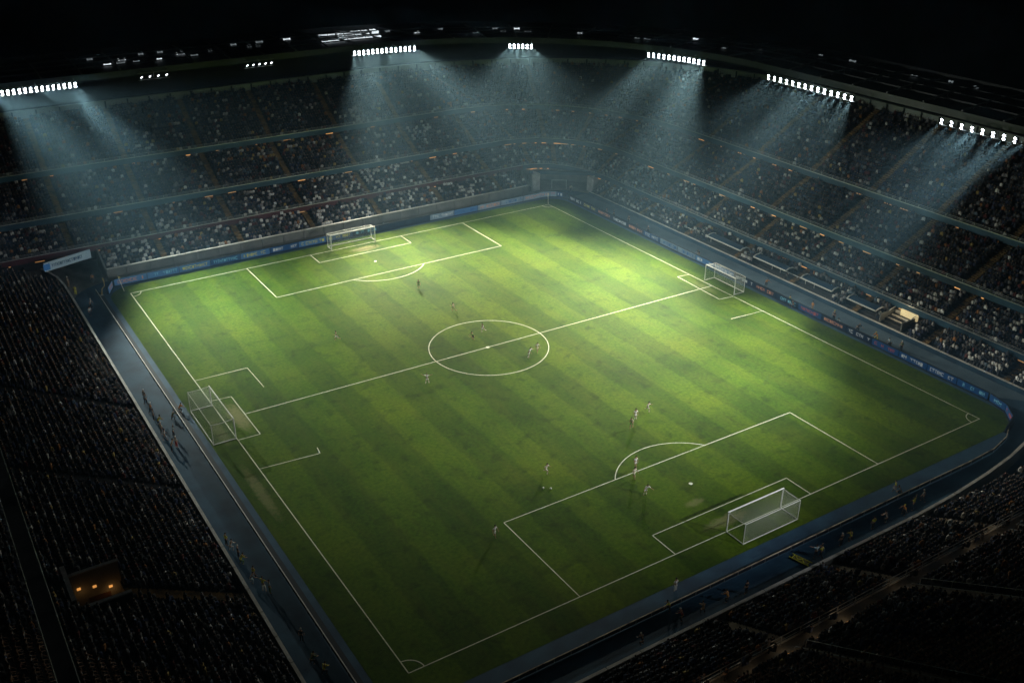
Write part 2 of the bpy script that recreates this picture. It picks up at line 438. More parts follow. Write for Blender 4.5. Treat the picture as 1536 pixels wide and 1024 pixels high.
# ------------------------------------------------------------------ far stands (three things: end side, corner, long side)
GAP_L, GAP_R = -2.0, 87.2        # seats of the lowest tier on the end side run between the two tunnels
stand = {
 'L': thing('grandstand', 'four tiered grandstand behind the far goal line, seats lit white above a bare concrete wall', 'grandstand', (30, 112, 0)),
 'C': thing('grandstand', 'curved corner grandstand above the small tunnel, joining the two long far stands', 'grandstand', (95, 112, 0)),
 'R': thing('grandstand', 'four tiered grandstand along the far touchline behind team shelters, upper rows sunk in mist', 'grandstand', (100, 50, 0)),
}
def put(o, seg):
    """parent keeping the world position"""
    o.parent = stand[seg]; o.matrix_parent_inverse = Matrix.Translation(-stand[seg].location)
    return o
for seg in 'LCR':
    for t in (1, 2, 3, 4):
        lo = hi = None
        if t == 1:
            if seg == 'C': continue
            if seg == 'L': lo, hi = GAP_L, GAP_R
            if seg == 'R': lo = 105.5
        put(tier_mesh(t, seg, lo, hi).build('seating_tier', M['terrace']), seg)
        sm = MB()
        fill_rows(t, seg, lo, hi, {1: .93, 2: .92, 3: .88, 4: .82}[t], sm)
        tag(put(sm.build('seat_rows', M['seat']), seg), kind='stuff')
        l2 = (X0 if lo is None else lo) if seg == 'L' else (110 if seg == 'R' else 0)
        h2 = (GAP_R if t == 1 else 95) if seg == 'L' else Y0
        for a in aisles(t, seg, l2, h2):
            put(a.build('aisle_steps', M['stairs']), seg)
        # front of the tier
        r0 = ring_at(t, 0)
        if t > 1:
            lowr = ringp(r0[0]-.25, r0[1]-.25, r0[2]-.25, *(r0[3:]-.35))
            top = .72
            mb = MB()
            mb.strip(poly(r0, seg, dd=-.25, dz=-.38), poly(r0, seg, dd=-.25, dz=top))
            mb.strip(poly(r0, seg, dd=-.25, dz=top), poly(r0, seg, dd=0, dz=top))
            mb.strip(poly(r0, seg, dd=0, dz=top), poly(r0, seg, dd=0, dz=-.02))
            put(mb.build('parapet', M['maroon'] if (t == 2 and seg == 'L') else M['parapet']), seg)
            cp = MB(); cp.strip(poly(r0, seg, dd=-.27, dz=top+.004), poly(r0, seg, dd=-.13, dz=top+.004)); cp.strip(poly(r0, seg, dd=-.27, dz=top-.12), poly(r0, seg, dd=-.27, dz=top+.004))
            put(cp.build('parapet_cap', M['rail']), seg)
            # slab under the tier, back to the rear wall of the one below
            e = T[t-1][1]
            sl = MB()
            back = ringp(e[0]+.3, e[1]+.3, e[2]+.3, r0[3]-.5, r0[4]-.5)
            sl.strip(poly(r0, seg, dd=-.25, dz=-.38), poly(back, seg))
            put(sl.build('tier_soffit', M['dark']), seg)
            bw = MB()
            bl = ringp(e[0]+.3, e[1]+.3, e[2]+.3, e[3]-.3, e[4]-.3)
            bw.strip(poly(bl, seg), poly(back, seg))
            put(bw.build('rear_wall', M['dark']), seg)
            # hand rail in front of the seats
            rl = MB(); zz = top+.42
            rl.tube(poly(r0, seg, dd=-.05, dz=zz), .035, 5); rl.tube(poly(r0, seg, dd=-.05, dz=zz-.25), .025, 4)
            for p in poly(r0, seg, dd=-.05, dz=0, n=46 if seg != 'C' else 22):
                rl.box((p[0], p[1], p[2]+top+.2), (.06, .06, .5))
            put(rl.build('guard_rail', M['rail']), seg)
    # gallery band and dark rear wall up to the roof
    e = T[4][1]
    gb = MB()
    gb.strip(poly(e, seg, dd=.05, dz=-.1), poly(e, seg, dd=.05, dz=1.5))
    gb.strip(poly(e, seg, dd=.05, dz=1.5), poly(e, seg, dd=.9, dz=1.5))
    put(gb.build('gallery_front', M['gallery']), seg)
    mull = MB()
    for p in poly(e, seg, dd=0, dz=.7, n=26): mull.box(p, (.25, .25, 1.5))
    put(mull.build('gallery_mullions', M['dark']), seg)
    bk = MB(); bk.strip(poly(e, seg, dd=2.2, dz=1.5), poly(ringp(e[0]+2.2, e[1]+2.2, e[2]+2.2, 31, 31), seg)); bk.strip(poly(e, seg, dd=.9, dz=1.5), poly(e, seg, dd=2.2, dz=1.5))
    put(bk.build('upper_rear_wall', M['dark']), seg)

# concrete wall in front of the lowest tier, sides of the tunnels
def wall_run(pts, z0, z1, th, mat, capmat, name, seg):
    mb = MB()
    for a, b in zip(pts[:-1], pts[1:]):
        a, b = Vector((*a, 0)), Vector((*b, 0)); c = (a+b)/2; d = b-a
        mb.box((c.x, c.y, (z0+z1)/2), (d.length+.01, th, z1-z0), math.atan2(d.y, d.x))
    put(mb.build(name, mat), seg)
    mb = MB()
    for a, b in zip(pts[:-1], pts[1:]):
        a, b = Vector((*a, 0)), Vector((*b, 0)); c = (a+b)/2; d = b-a
        mb.box((c.x, c.y, z1+.05), (d.length+.02, th+.14, .10), math.atan2(d.y, d.x))
    put(mb.build('wall_coping', capmat), seg)
wall_run([(GAP_L, 112.1), (GAP_R, 112.1)], 0, 2.35, .3, M['wall'], M['cap'], 'front_wall', 'L')
for x in np.arange(1.5, 86, 4.2):
    pil = MB(); pil.box((x, 111.86, 1.15), (.35, .16, 2.3)); put(pil.build('wall_buttress', M['concrete']), 'L')
wall_run([(99.1, 105.5), (99.1, Y0)], 0, .75, .2, M['track'], M['cap'], 'front_wall', 'R')
for x in (GAP_L-.1, GAP_R+.1):
    sd = MB()
    a, b, n = T[1]
    sd.v += [(x, 112.1, 0), (x, 119.3, 0), (x, 119.3, 5.1), (x, 112.1, 2.4)]
    k = len(sd.v)-4; sd.f.append((k, k+1, k+2, k+3)); sd.m.append(0)
    sd.box((x, 115.7, 3.85), (.3, 7.75, .2), R=Matrix.Rotation(math.atan2(2.7, 7.2), 3, 'X'))
    put(sd.build('tunnel_side_wall', M['wall']), 'L')

# warm lamps under the front edges of the tiers
for seg, vals in (('L', list(np.arange(-36, 84, 5.1))), ('C', list(np.arange(84, 0, -6.5))), ('R', list(np.arange(100, -20, -5.3)))):
    for t in (2, 3, 4):
        r0 = T[t][0]
        for a in vals:
            if random.random() < .25: continue
            rg = ringp(r0[0]-.12, r0[1]-.12, r0[2]-.12, r0[3]-.50, r0[4]-.50)
            if seg == 'L' and a > rg[0]-rg[2]: continue
            if seg == 'R' and a > rg[1]-rg[2]: continue
            aa = a+random.uniform(-1.6, 1.6)
            p = pos(rg, seg, aa)
            rz = {'L': 0, 'R': PI/2}.get(seg, math.radians(aa)+PI/2)
            mb = MB(); w = random.choice((.3, .5, .9, 1.5))
            mb.box((0, 0, 0), (w, .12, .13)); mb.box((0, .09, .03), (w+.1, .06, .18))
            o = mb.build('soffit_light', random.choice((M['warm'], M['warm_dim'], M['warm_dim']))); o.location = p; o.rotation_euler.z = rz
            put(o, seg)

# corner tunnel under the curved stand
tn = thing('players_tunnel', 'grey walled tunnel mouth under the curved corner stand, with blue beam above', 'tunnel', (95, 113, 0))
def put2(o, t):
    o.parent = t; o.matrix_parent_inverse = (Matrix.Translation(t.location) @ Matrix.Rotation(t.rotation_euler.z, 4, 'Z')).inverted(); return o
mb = MB(); mb.box((90.6, 114.2, 1.9), (2.0, .5, 3.8), .1); mb.box((91.5, 117, 1.9), (.4, 6, 3.8), .0); put2(mb.build('side_wall', M['cap']), tn)
mb = MB(); mb.box((100.8, 107.4, 1.6), (.5, 1.8, 3.2), .1); mb.box((103.6, 108.2, 1.6), (6, .4, 3.2)); put2(mb.build('side_wall', M['cap']), tn)
mb = MB(); mb.box((100.2, 117.5, 1.9), (.4, 19, 3.8), math.radians(45)); put2(mb.build('back_wall', M['concrete']), tn)
mb = MB(); mb.box((96.4, 112.6, 3.55), (14.5, .5, .7), math.radians(-38)); put2(mb.build('lintel', M['parapet']), tn)
mb = MB(); mb.box((94.5, 113.4, 1.0), (.14, .14, 2.0)); mb.box((97.2, 111.6, 1.0), (.14, .14, 2.0)); mb.box((95.85, 112.5, 2.0), (3.4, .12, .12), math.radians(-34)); put2(mb.build('gate_frame', M['rail']), tn)

# left corner: dark tunnel with a lettered board over it
sg = thing('sign_board', 'pale blue and white lettered board spanning the dark corner tunnel', 'sign', (-7.6, 114.75, 4.35), math.atan2(2.6, 8.0))
mb = MB(); mb.box((0, 0, 0), (8.6, .22, 1.55)); put2(mb.build('panel', surf('sign_face', (.42, .52, .60), (.30, .42, .52), .4, .4, emit=(.35, .5, .65), es=.10)), sg).matrix_parent_inverse = Matrix()
def glyphs(w, hgt, y, n_words, seed, size=(.16, .34)):
    """pieces of blurred lettering as thin raised blocks on a board facing -y"""
    r = random.Random(seed); mb = MB(); x = -w/2+.2
    while x < w/2-.3:
        if r.random() < .16: x += r.uniform(.25, .8); continue
        gw = r.uniform(*size); hh = hgt*r.uniform(.75, 1)
        k = r.randrange(4)
        if k == 0: mb.box((x+gw/2, y, 0), (gw, .03, hh))
        elif k == 1:
            mb.box((x+.04, y, 0), (.08, .03, hh)); mb.box((x+gw-.04, y, 0), (.08, .03, hh)); mb.box((x+gw/2, y, hh*.1), (gw, .028, hh*.2))
        elif k == 2:
            mb.box((x+.04, y, 0), (.08, .03, hh)); mb.box((x+gw/2, y, hh*.4), (gw, .028, hh*.2)); mb.box((x+gw/2, y, -hh*.4), (gw, .028, hh*.2))
        else:
            mb.box((x+gw/2, y, hh*.4), (gw, .03, hh*.2)); mb.box((x+gw/2, y, -.03), (.08, .028, hh*.8))
        x += gw+.09
    return mb
M['sign_mark'] = surf('sign_mark', (.05, .12, .26), None, 2, .5)
o = glyphs(6.4, .62, -.13, 3, 3).build('lettering', M['sign_mark'], sg)
mb = MB(); mb.box((-3.9, -.125, 0), (1.2, .03, 1.1)); mb.build('emblem_panel', surf('sign_blue', (.04, .14, .35), None, 2, .5, emit=(.05, .2, .5), es=.2), sg)
cw = thing('corner_wall', 'dark recessed wall closing the corner tunnel below the pale sign board', 'wall', (-8, 121, 0))
mb = MB(); mb.box((-9, 124.6, 2.2), (30, .4, 4.4)); put2(mb.build('back_wall', M['dark']), cw)
mb = MB(); mb.box((-7.6, 123.6, 1.1), (1.1, .2, 2.2)); put2(mb.build('door', surf('warm_door', (.20, .12, .06), None, 2, .7)), cw)

# ------------------------------------------------------------------ near stands
nl = thing('grandstand', 'dark grandstand on the left touchline, packed rows with one lit exit box', 'grandstand', (-18, 50, 0))
nr = thing('grandstand', 'dark grandstand nearest the viewer, split by a warm lit walkway', 'grandstand', (45, -20, 0))
def rows_box(axis, d0, h0, step, rise, n, lo, hi, skip=None):
    """solid terrace steps going back from the pitch; axis 'x' for the left side, 'y' for the near side"""
    mb = MB()
    for k in range(n):
        z = h0+k*rise; d = -(d0+k*step)
        if axis == 'x':
            parts = [(lo, hi)] if not (skip and skip[0] <= k < skip[1]) else [(lo, skip[2]), (skip[3], hi)]
            for a, b in parts: mb.box((d-step/2, (a+b)/2, z/2), (step-.002, b-a, z))
        else:
            mb.box(((lo+hi)/2, d-step/2, z/2), (hi-lo, step-.002, z))
    return mb
NL_D, NL_H, NL_S, NL_R, NL_N = 9.8, 1.0, .8, .42, 22
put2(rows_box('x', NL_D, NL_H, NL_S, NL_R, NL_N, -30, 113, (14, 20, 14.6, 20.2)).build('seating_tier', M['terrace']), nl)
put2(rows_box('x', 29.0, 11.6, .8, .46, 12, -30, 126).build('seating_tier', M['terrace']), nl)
mb = MB(); mb.box((-28.2, 48, 5.5), (1.5, 156, 11.0)); put2(mb.build('walkway', M['terrace']), nl)
fw = [(-9.5, -11), (-9.5, 103), (-9.55, 110), (-9.9, 114), (-10.8, 117.4), (-11.6, 119.5)]
def near_wall(pts, h, t, root, name, mat, capw=.34):
    mb = MB(); cp = MB()
    for a, b in zip(pts[:-1], pts[1:]):
        a, b = Vector((*a, 0)), Vector((*b, 0)); c = (a+b)/2; d = b-a; rz = math.atan2(d.y, d.x)
        mb.box((c.x, c.y, h/2), (d.length+.02, t, h), rz)
        nseg = max(1, int(d.length/4.0))
        for i in range(nseg):
            q = a+d*((i+.5)/nseg); cp.box((q.x, q.y, h+.05), (d.length/nseg-.10, capw, .10), rz)
    put2(mb.build(name, mat), root); put2(cp.build('wall_coping', M['cap']), root)
near_wall(fw, 1.9, .25, nl, 'front_wall', M['wall'])
# aisle and exit box of the left stand
def near_aisle_mesh(axis, c, d0, h0, step, rise, k0, k1, w=1.25):
    mb = MB()
    for k in range(k0, k1):
        for s in (0, 1):
            z = h0+k*rise+(s*.5)*rise; d = -(d0+k*step+(s+.5)*step/2)
            if axis == 'x': mb.box((d, c, z+.06), (step/2, w, .16))
            else: mb.box((c, d, z+.06), (w, step/2, .16))
    return mb
NL_AIS = [17.4, 62.0, 84.0, -6.0, 40.0]
put2(near_aisle_mesh('x', 17.4, NL_D, NL_H, NL_S, NL_R, 0, 14, 1.5).build('aisle_steps', M['stairs']), nl)
for y in NL_AIS[1:]:
    put2(near_aisle_mesh('x', y, NL_D, NL_H, NL_S, NL_R, 0, NL_N, .9).build('aisle_steps', M['terrace']), nl)
ex = MB()
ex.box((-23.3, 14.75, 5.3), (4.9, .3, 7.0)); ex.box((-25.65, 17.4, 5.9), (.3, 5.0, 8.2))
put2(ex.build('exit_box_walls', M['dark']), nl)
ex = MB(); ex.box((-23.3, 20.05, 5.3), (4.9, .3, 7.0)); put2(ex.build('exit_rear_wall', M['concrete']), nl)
ex = MB(); ex.box((-23.3, 14.75, 8.9), (5.1, .42, .12)); ex.box((-23.3, 20.05, 8.9), (5.1, .42, .12)); ex.box((-25.65, 17.4, 10.06), (.42, 5.6, .12))
put2(ex.build('exit_box_coping', M['rail']), nl)
ex = MB(); ex.box((-23.3, 17.4, 3.3), (4.4, 5.0, .3)); put2(ex.build('exit_floor', M['concrete']), nl)
ex = MB(); ex.box((-23.0, 19.87, 4.6), (2.0, .06, 2.3)); put2(ex.build('exit_door', surf('exit_door', (.10, .05, .03), None, 2, .6)), nl)
for p in ((-24.7, 19.84, 7.2), (-23.3, 19.84, 6.9), (-21.9, 19.84, 6.3)):
    ex = MB(); ex.box(p, (.34, .10, .22)); put2(ex.build('wall_light', M['warm']), nl)
for xx, hh in ((-27.45, 11.0), (-28.95, 11.0)):
    rl = MB(); rl.tube([(xx, -28, hh+1.0), (xx, 126, hh+1.0)], .05, 6); rl.tube([(xx, -28, hh+.55), (xx, 126, hh+.55)], .03, 5)
    for y in np.arange(-27, 126, 2.4): rl.box((xx, y, hh+.5), (.06, .06, 1.0))
    put2(rl.build('guard_rail', M['steel']), nl)

NR_D, NR_H, NR_S, NR_R, NR_N = 11.5, 1.1, .8, .38, 10
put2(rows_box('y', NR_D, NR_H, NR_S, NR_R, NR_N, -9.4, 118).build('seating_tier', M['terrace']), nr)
mb = MB(); mb.box((54.3, -20.3, 2.45), (127.4, 1.55, 4.9)); put2(mb.build('walkway', M['concrete']), nr)
NR2_D, NR2_H, NR2_S, NR2_R, NR2_N = 21.15, 5.3, .8, .46, 24
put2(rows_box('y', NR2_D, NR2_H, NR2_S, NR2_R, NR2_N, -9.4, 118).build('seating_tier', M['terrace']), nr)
fw = [(-9.4, -11.2), (60, -11.2), (67, -10.9), (74, -10.3), (80, -9.5), (86, -8.2), (92, -6.0), (97, -3.0)]
near_wall(fw, 1.9, .25, nr, 'front_wall', M['wall'])
rl = MB()
rl.tube([(-9, -19.75, 6.0), (118, -19.75, 6.0)], .045, 6); rl.tube([(-9, -19.75, 5.5), (118, -19.75, 5.5)], .03, 5)
for x in np.arange(-9, 118, 2.5): rl.box((x, -19.75, 5.45), (.06, .06, 1.1))
put2(rl.build('guard_rail', M['rail']), nr)
mb = MB(); mb.box((54.3, -19.62, 4.95), (127.2, .12, .16)); put2(mb.build('walkway_kerb', M['cap']), nr)
M['tan_steps'] = surf('tan_concrete_steps', (.44, .36, .25), (.22, .19, .15), .8, .8)
NR_AIS = [-3, 13, 29, 45, 61, 77, 93]
for x in NR_AIS:
    put2(near_aisle_mesh('y', x, NR_D, NR_H, NR_S, NR_R, 0, NR_N).build('aisle_steps', M['tan_steps']), nr)
    put2(near_aisle_mesh('y', x, NR2_D, NR2_H, NR2_S, NR2_R, 0, NR2_N).build('aisle_steps', M['tan_steps']), nr)
    mb = MB()
    for s in (-.75, .75):
        mb.tube([(x+s, -21.6, 6.4), (x+s, -40.2, 16.9)], .035, 5)
        for k in range(0, 24, 4): mb.box((x+s, -(NR2_D+k*.8+.4), NR2_H+k*NR2_R+.5), (.05, .05, 1.0))
    put2(mb.build('stair_rail', M['rail']), nr)
def near_seats(d0, h0, step, rise, n, lo, hi, ais):
    mb = MB(); r = random.Random(3)
    for k in range(n):
        x = lo
        while x < hi:
            L = r.uniform(1.5, 6)
            if min(abs(x+L/2-b) for b in ais) > L/2+.8 and r.random() < .8: mb.box((x+L/2, -(d0+k*step+step*.9), h0+k*rise+.42), (L-.1, .06, .5))
            x += L
    return mb
M['seat_pale'] = surf('pale_blue_seat', (.16, .24, .32), (.05, .08, .12), .3, .4)
for args in ((NR_D, NR_H, NR_S, NR_R, NR_N), (NR2_D, NR2_H, NR2_S, NR2_R, NR2_N)):
    tag(put2(near_seats(*args, -9, 110, NR_AIS).build('seat_rows', M['seat_pale']), nr), kind='stuff')
near_pts = []
def near_rows(axis, d0, h0, step, rise, n, lo, hi, ais, dens, skip=None, which=''):
    for k in range(n):
        for a in np.arange(lo, hi, .56):
            if ais and min(abs(a-b) for b in ais) < .95: continue
            if skip and skip[0] <= k < skip[1] and skip[2]-.4 < a < skip[3]+.4: continue
            if random.random() > dens*(.70+.42*fullness(k*.3+len(which)*9, a*.13)): continue
            d = -(d0+k*step+step*.62); z = h0+k*rise
            jx = random.uniform(-.06, .06)
            if axis == 'x': near_pts.append((d, a+jx, z, -PI/2, (which, axis, k, a)))
            else: near_pts.append((a+jx, d, z, 0.0, (which, axis, k, a)))
near_rows('x', NL_D, NL_H, NL_S, NL_R, NL_N, -6, 112.5, NL_AIS, .94, (14, 20, 14.6, 20.2), 'nl')
near_rows('x', 29.0, 11.6, .8, .46, 12, -8, 125, None, .85, None, 'nl2')
near_rows('y', NR_D, NR_H, NR_S, NR_R, NR_N, -9, 110, NR_AIS, .92, None, 'nr')
near_rows('y', NR2_D, NR2_H, NR2_S, NR2_R, NR2_N, 0, 110, NR_AIS, .90, None, 'nr2')
near_rows('y', 19.8, 4.9, .8, 0, 1, 2, 100, None, .16, None, 'walk')

# ------------------------------------------------------------------ roof
LIP = ringp(118.5, 135.5, 60, 31.2, 31.2); OUT = ringp(135.2, 151.2, 88, 31.9, 31.9)
rf = thing('stadium_roof', 'dark ring roof over the far stands with pale inner edge and lit skylights', 'roof', (60, 120, 31))
SEGS = 'LCR'
mb = MB()
for s in SEGS:
    mb.strip(poly(LIP, s, n=40), poly(OUT, s, n=40))
    mb.strip(poly(LIP, s, dz=-.9, dd=.3, n=40), poly(OUT, s, dz=-1.2, n=40))
    mb.strip(poly(OUT, s, dz=-1.2, n=40), poly(OUT, s, n=40))
put2(mb.build('roof_deck', M['roof']), rf)
mb = MB()
for s in SEGS:
    mb.strip(poly(LIP, s, dz=-.95, n=40), poly(LIP, s, dz=.22, n=40)); mb.strip(poly(LIP, s, dz=.22, n=40), poly(LIP, s, dz=.22, dd=.35, n=40)); mb.strip(poly(LIP, s, dz=.22, dd=.35, n=40), poly(LIP, s, dz=.01, dd=.35, n=40))
put2(mb.build('inner_fascia', M['fascia']), rf)
mb = MB()
for s in SEGS:
    mb.strip(poly(OUT, s, dd=-.2, dz=0, n=40), poly(OUT, s, dd=-.2, dz=1.0, n=40)); mb.strip(poly(OUT, s, dd=-.2, dz=1.0, n=40), poly(OUT, s, dd=.1, dz=1.0, n=40))
put2(mb.build('outer_upstand', M['roof']), rf)
for f in (.28, .52, .76):
    mb = MB(); rg = LIP*(1-f)+OUT*f
    for s in SEGS: mb.tube(poly(rg, s, dz=.35, n=40), .14, 6)
    put2(mb.build('roof_pipe', M['steel']), rf)
def roofpt(seg, a, f, dz=0.0):
    rg = LIP*(1-f)+OUT*f; p = pos(rg, seg, a); return Vector((p[0], p[1], p[2]+dz))
roof_spots = [('L', x) for x in np.arange(-38, 58, 7.0)] + [('C', a) for a in np.arange(88, 2, -6.5)] + [('R', y) for y in np.arange(70, -20, -7.5)]
for s, a in roof_spots:
    mb = MB(); mb.tube([roofpt(s, a, .02, .25), roofpt(s, a, .5, .75), roofpt(s, a, .98, .3)], .16, 6)
    for f in (.2, .4, .6, .8): mb.tube([roofpt(s, a, f, .05), roofpt(s, a, f, .55)], .07, 5)
    put2(mb.build('roof_rib', M['steel']), rf)
def skylight(seg, a, f, w, d, mat):
    p = roofpt(seg, a, f, .22); q = roofpt(seg, a, f+.02, .22); e = q-p; rz = math.atan2(e.y, e.x)-PI/2
    mb = MB(); mb.box((0, 0, 0), (w, d, .16)); mb.box((-w/2-.08, 0, 0), (.12, d+.2, .3)); mb.box((w/2+.08, 0, 0), (.12, d+.2, .3))
    o = mb.build('skylight', mat); o.location = p; o.rotation_euler.z = rz; put2(o, rf)
R2 = random.Random(5)
for i in range(7):                                      # the bright ladder of panes above the second floodlight bank
    for j in range(3):
        if R2.random() < .8: skylight('L', 54.6+i*2.0+j*.9, .34+.2*j, R2.uniform(.7, 1.6), R2.uniform(.45, 1.0), M['skylight'])
for s, lst in (('L', np.arange(8, 55, 1.9)), ('C', np.arange(88, 8, -2.1)), ('R', np.arange(74, 8, -2.4))):
    for a in lst:
        if R2.random() < (.55 if s == 'L' else .4):
            f = R2.choice((.36, .55, .72)) if s != 'R' else R2.choice((.80, .86, .90))
            skylight(s, a+R2.uniform(-.6, .6), f, R2.uniform(.3, 1.3), R2.uniform(.2, .55), M['skylight_dim'] if R2.random() < .7 else M['skylight'])

# ------------------------------------------------------------------ floodlights
LR = ringp(115.4, 134.3, 59, 30.0, 30.0)
def lamp_pos(s):
    """s: metres along the lamp ring, 0 at the start of the corner curve, negative on the end side"""
    XR, YL, r = LR[:3]; arc = r*PI/2
    if s < 0: return Vector((XR-r+s, YL, 30.0)), Vector((0, -1, 0))
    if s < arc:
        w = PI/2-s/r; return Vector((XR-r+r*math.cos(w), YL-r+r*math.sin(w), 30.0)), Vector((-math.cos(w), -math.sin(w), 0))
    return Vector((XR, YL-r-(s-arc), 30.0)), Vector((-1, 0, 0))
def ring_s(x, y):
    XR, YL, r = LR[:3]; cx, cy = XR-r, YL-r
    if x < cx: return x-cx
    if y < cy: return r*PI/2+(cy-y)
    return r*(PI/2-math.atan2(y-cy, x-cx))
LAMPCOL = (1.0, .94, .74)
def bank(label, s0, s1, n, targets, power, cone, lens='lens', double=True, col=LAMPCOL, spill=1.0, spill_to=(44, 45, 0), spill_cone=60):
    mid, inn = lamp_pos((s0+s1)/2)
    t = thing('floodlight_bank', label, 'floodlights', mid, 0, 'floodlight banks under the roof edge')
    fr = MB()
    ss = np.linspace(s0, s1, n)
    top = [lamp_pos(s)[0]-mid+Vector((0, 0, .75)) for s in np.linspace(s0-.6, s1+.6, 14)]
    bot = [lamp_pos(s)[0]-mid+Vector((0, 0, -.55))-lamp_pos(s)[1]*.25 for s in np.linspace(s0-.6, s1+.6, 14)]
    fr.tube(top, .07, 6); fr.tube(bot, .06, 6)
    for s in np.linspace(s0, s1, max(3, n//2)):
        p, i = lamp_pos(s); fr.tube([p-mid+Vector((0, 0, .75)), p-mid-i*1.2+Vector((0, 0, 1.0))], .05, 5); fr.tube([p-mid+Vector((0, 0, .75)), p-mid-i*.25+Vector((0, 0, -.55))], .045, 5)
    fr.build('gantry', M['steel'], t)
    for k, s in enumerate(ss):
        p, inn = lamp_pos(s)
        u = k/max(1, n-1)*(len(targets)-1); i0 = min(int(u), len(targets)-2)
        tg = Vector(targets[i0]).lerp(Vector(targets[i0+1]), u-i0)           # the lamps of a bank sweep along a line on the grass
        tg = tg + Vector((random.uniform(-2, 2), random.uniform(-2, 2), 0))
        d = (tg-p).normalized()
        q = d.to_track_quat('Z', 'Y')
        for j, dz in enumerate((.27, -.27) if double else (0,)):
            hb = MB(); hb.tube([(0, 0, -.34), (0, 0, -.30), (0, 0, -.05), (0, 0, 0)], [.12, .22, .30, .33], 12)
            hb.box((0, 0, -.36), (.12, .3, .1))
            lamp = hb.build('lamp', M['housing'], t); lamp.location = p-mid+Vector((0, 0, dz)); lamp.rotation_mode = 'QUATERNION'; lamp.rotation_quaternion = q
            lb = MB(); lb.ball((0, 0, 0), .22, 12, 6, (1, 1, .35)); le = lb.build('lens', M[lens], lamp); le.location = (0, 0, .02)
        if power > 0:
            L = bpy.data.lights.new('flood', 'SPOT'); L.energy = power*random.uniform(.75, 1.25); L.color = col
            L.spot_size = math.radians(cone*random.uniform(.9, 1.1)); L.spot_blend = 1.0; L.shadow_soft_size = .28
            lo = bpy.data.objects.new('flood', L); COL.objects.link(lo); lo.parent = t
            lo.location = p-mid+d*.55; lo.rotation_mode = 'QUATERNION'; lo.rotation_quaternion = d.to_track_quat('-Z', 'Y')
    if spill > 0:                                  # stray light of the whole bank
        L = bpy.data.lights.new('flood_stray', 'SPOT'); L.energy = SPILL_P*spill; L.color = col
        L.spot_size = math.radians(spill_cone); L.spot_blend = .8; L.shadow_soft_size = .5
        lo = bpy.data.objects.new('flood_stray', L); COL.objects.link(lo); lo.parent = t
        p, inn = lamp_pos((s0+s1)/2); lo.location = inn*.9+Vector((0, 0, -.2))
        lo.rotation_mode = 'QUATERNION'; lo.rotation_quaternion = (Vector(spill_to)-p).normalized().to_track_quat('-Z', 'Y')
    return t
S = ring_s
TEAL = (.92, .98, .84)
bank('long row of floodlights at the left end of the roof edge, partly cut off', S(-11.0, 134.3), S(2.3, 134.3), 15,
     [(3, 54, 0), (8, 84, 0), (12, 98, 0), (27, 99, 0), (14, 62, 0)], LAMP_P*1.1, 30, col=TEAL, spill=3.2, spill_to=(99, 46, 1), spill_cone=42)
bank('brightest row of fourteen floodlights on the far roof edge below the lit skylights', S(58.0, 134.3), S(71, 132), 14,
     [(40, 99, 0), (42, 84, 0), (58, 94, 0), (76, 60, 0), (80, 36, 0)], LAMP_P*1.3, 35, spill=1.6, spill_to=(94, 30, 0), spill_cone=56)
bank('short row of six floodlights at the back of the roof curve', S(89.0, 122.5), S(92.6, 119.8), 6,
     [(40, 98, 0), (80, 52, 0)], LAMP_P*1.0, 36, spill=.5, spill_to=(34, 30, 0))
bank('row of twelve floodlights on the roof curve above the corner tunnel', S(107.0, 99.5), S(111.5, 88.0), 12,
     [(76, 98, 0), (50, 80, 0), (84, 66, 0), (60, 48, 0), (66, 54, 0)], LAMP_P*1.0, 35, spill=.6, spill_to=(12, 52, 0))
bank('row of fourteen paired floodlights on the right roof edge, above misty upper seats', S(114.6, 72.0), S(115.4, 52.0), 14,
     [(64, 76, 0), (82, 60, 0), (48, 46, 0), (76, 36, 0)], LAMP_P*.9, 33, col=(1.0, .96, .78), spill=1.0, spill_to=(46, 104, 0), spill_cone=50)
bank('row of nine widely spaced floodlights at the right end of the roof edge', S(115.4, 33.5), S(115.4, 18.6), 9,
     [(84, 42, 0), (72, 28, 0), (62, 15, 0), (44, 34, 0)], LAMP_P*1.05, 27, col=(.95, .98, .86), spill=1.2, spill_to=(26, 40, 0), spill_cone=58)
bank('small cluster of four dim lamps under the roof, nearer the left end', S(14.2, 134.3), S(18.9, 134.3), 4,
     [(24, 120, 12), (27, 120, 12)], LAMP_P*.03, 30, 'lens_small', False, spill=0)
bank('small cluster of five dim lamps under the roof, nearer the brightest row', S(34.8, 134.3), S(39.8, 134.3), 5,
     [(41, 120, 12), (44, 120, 12)], LAMP_P*.03, 30, 'lens_small', False, spill=0)

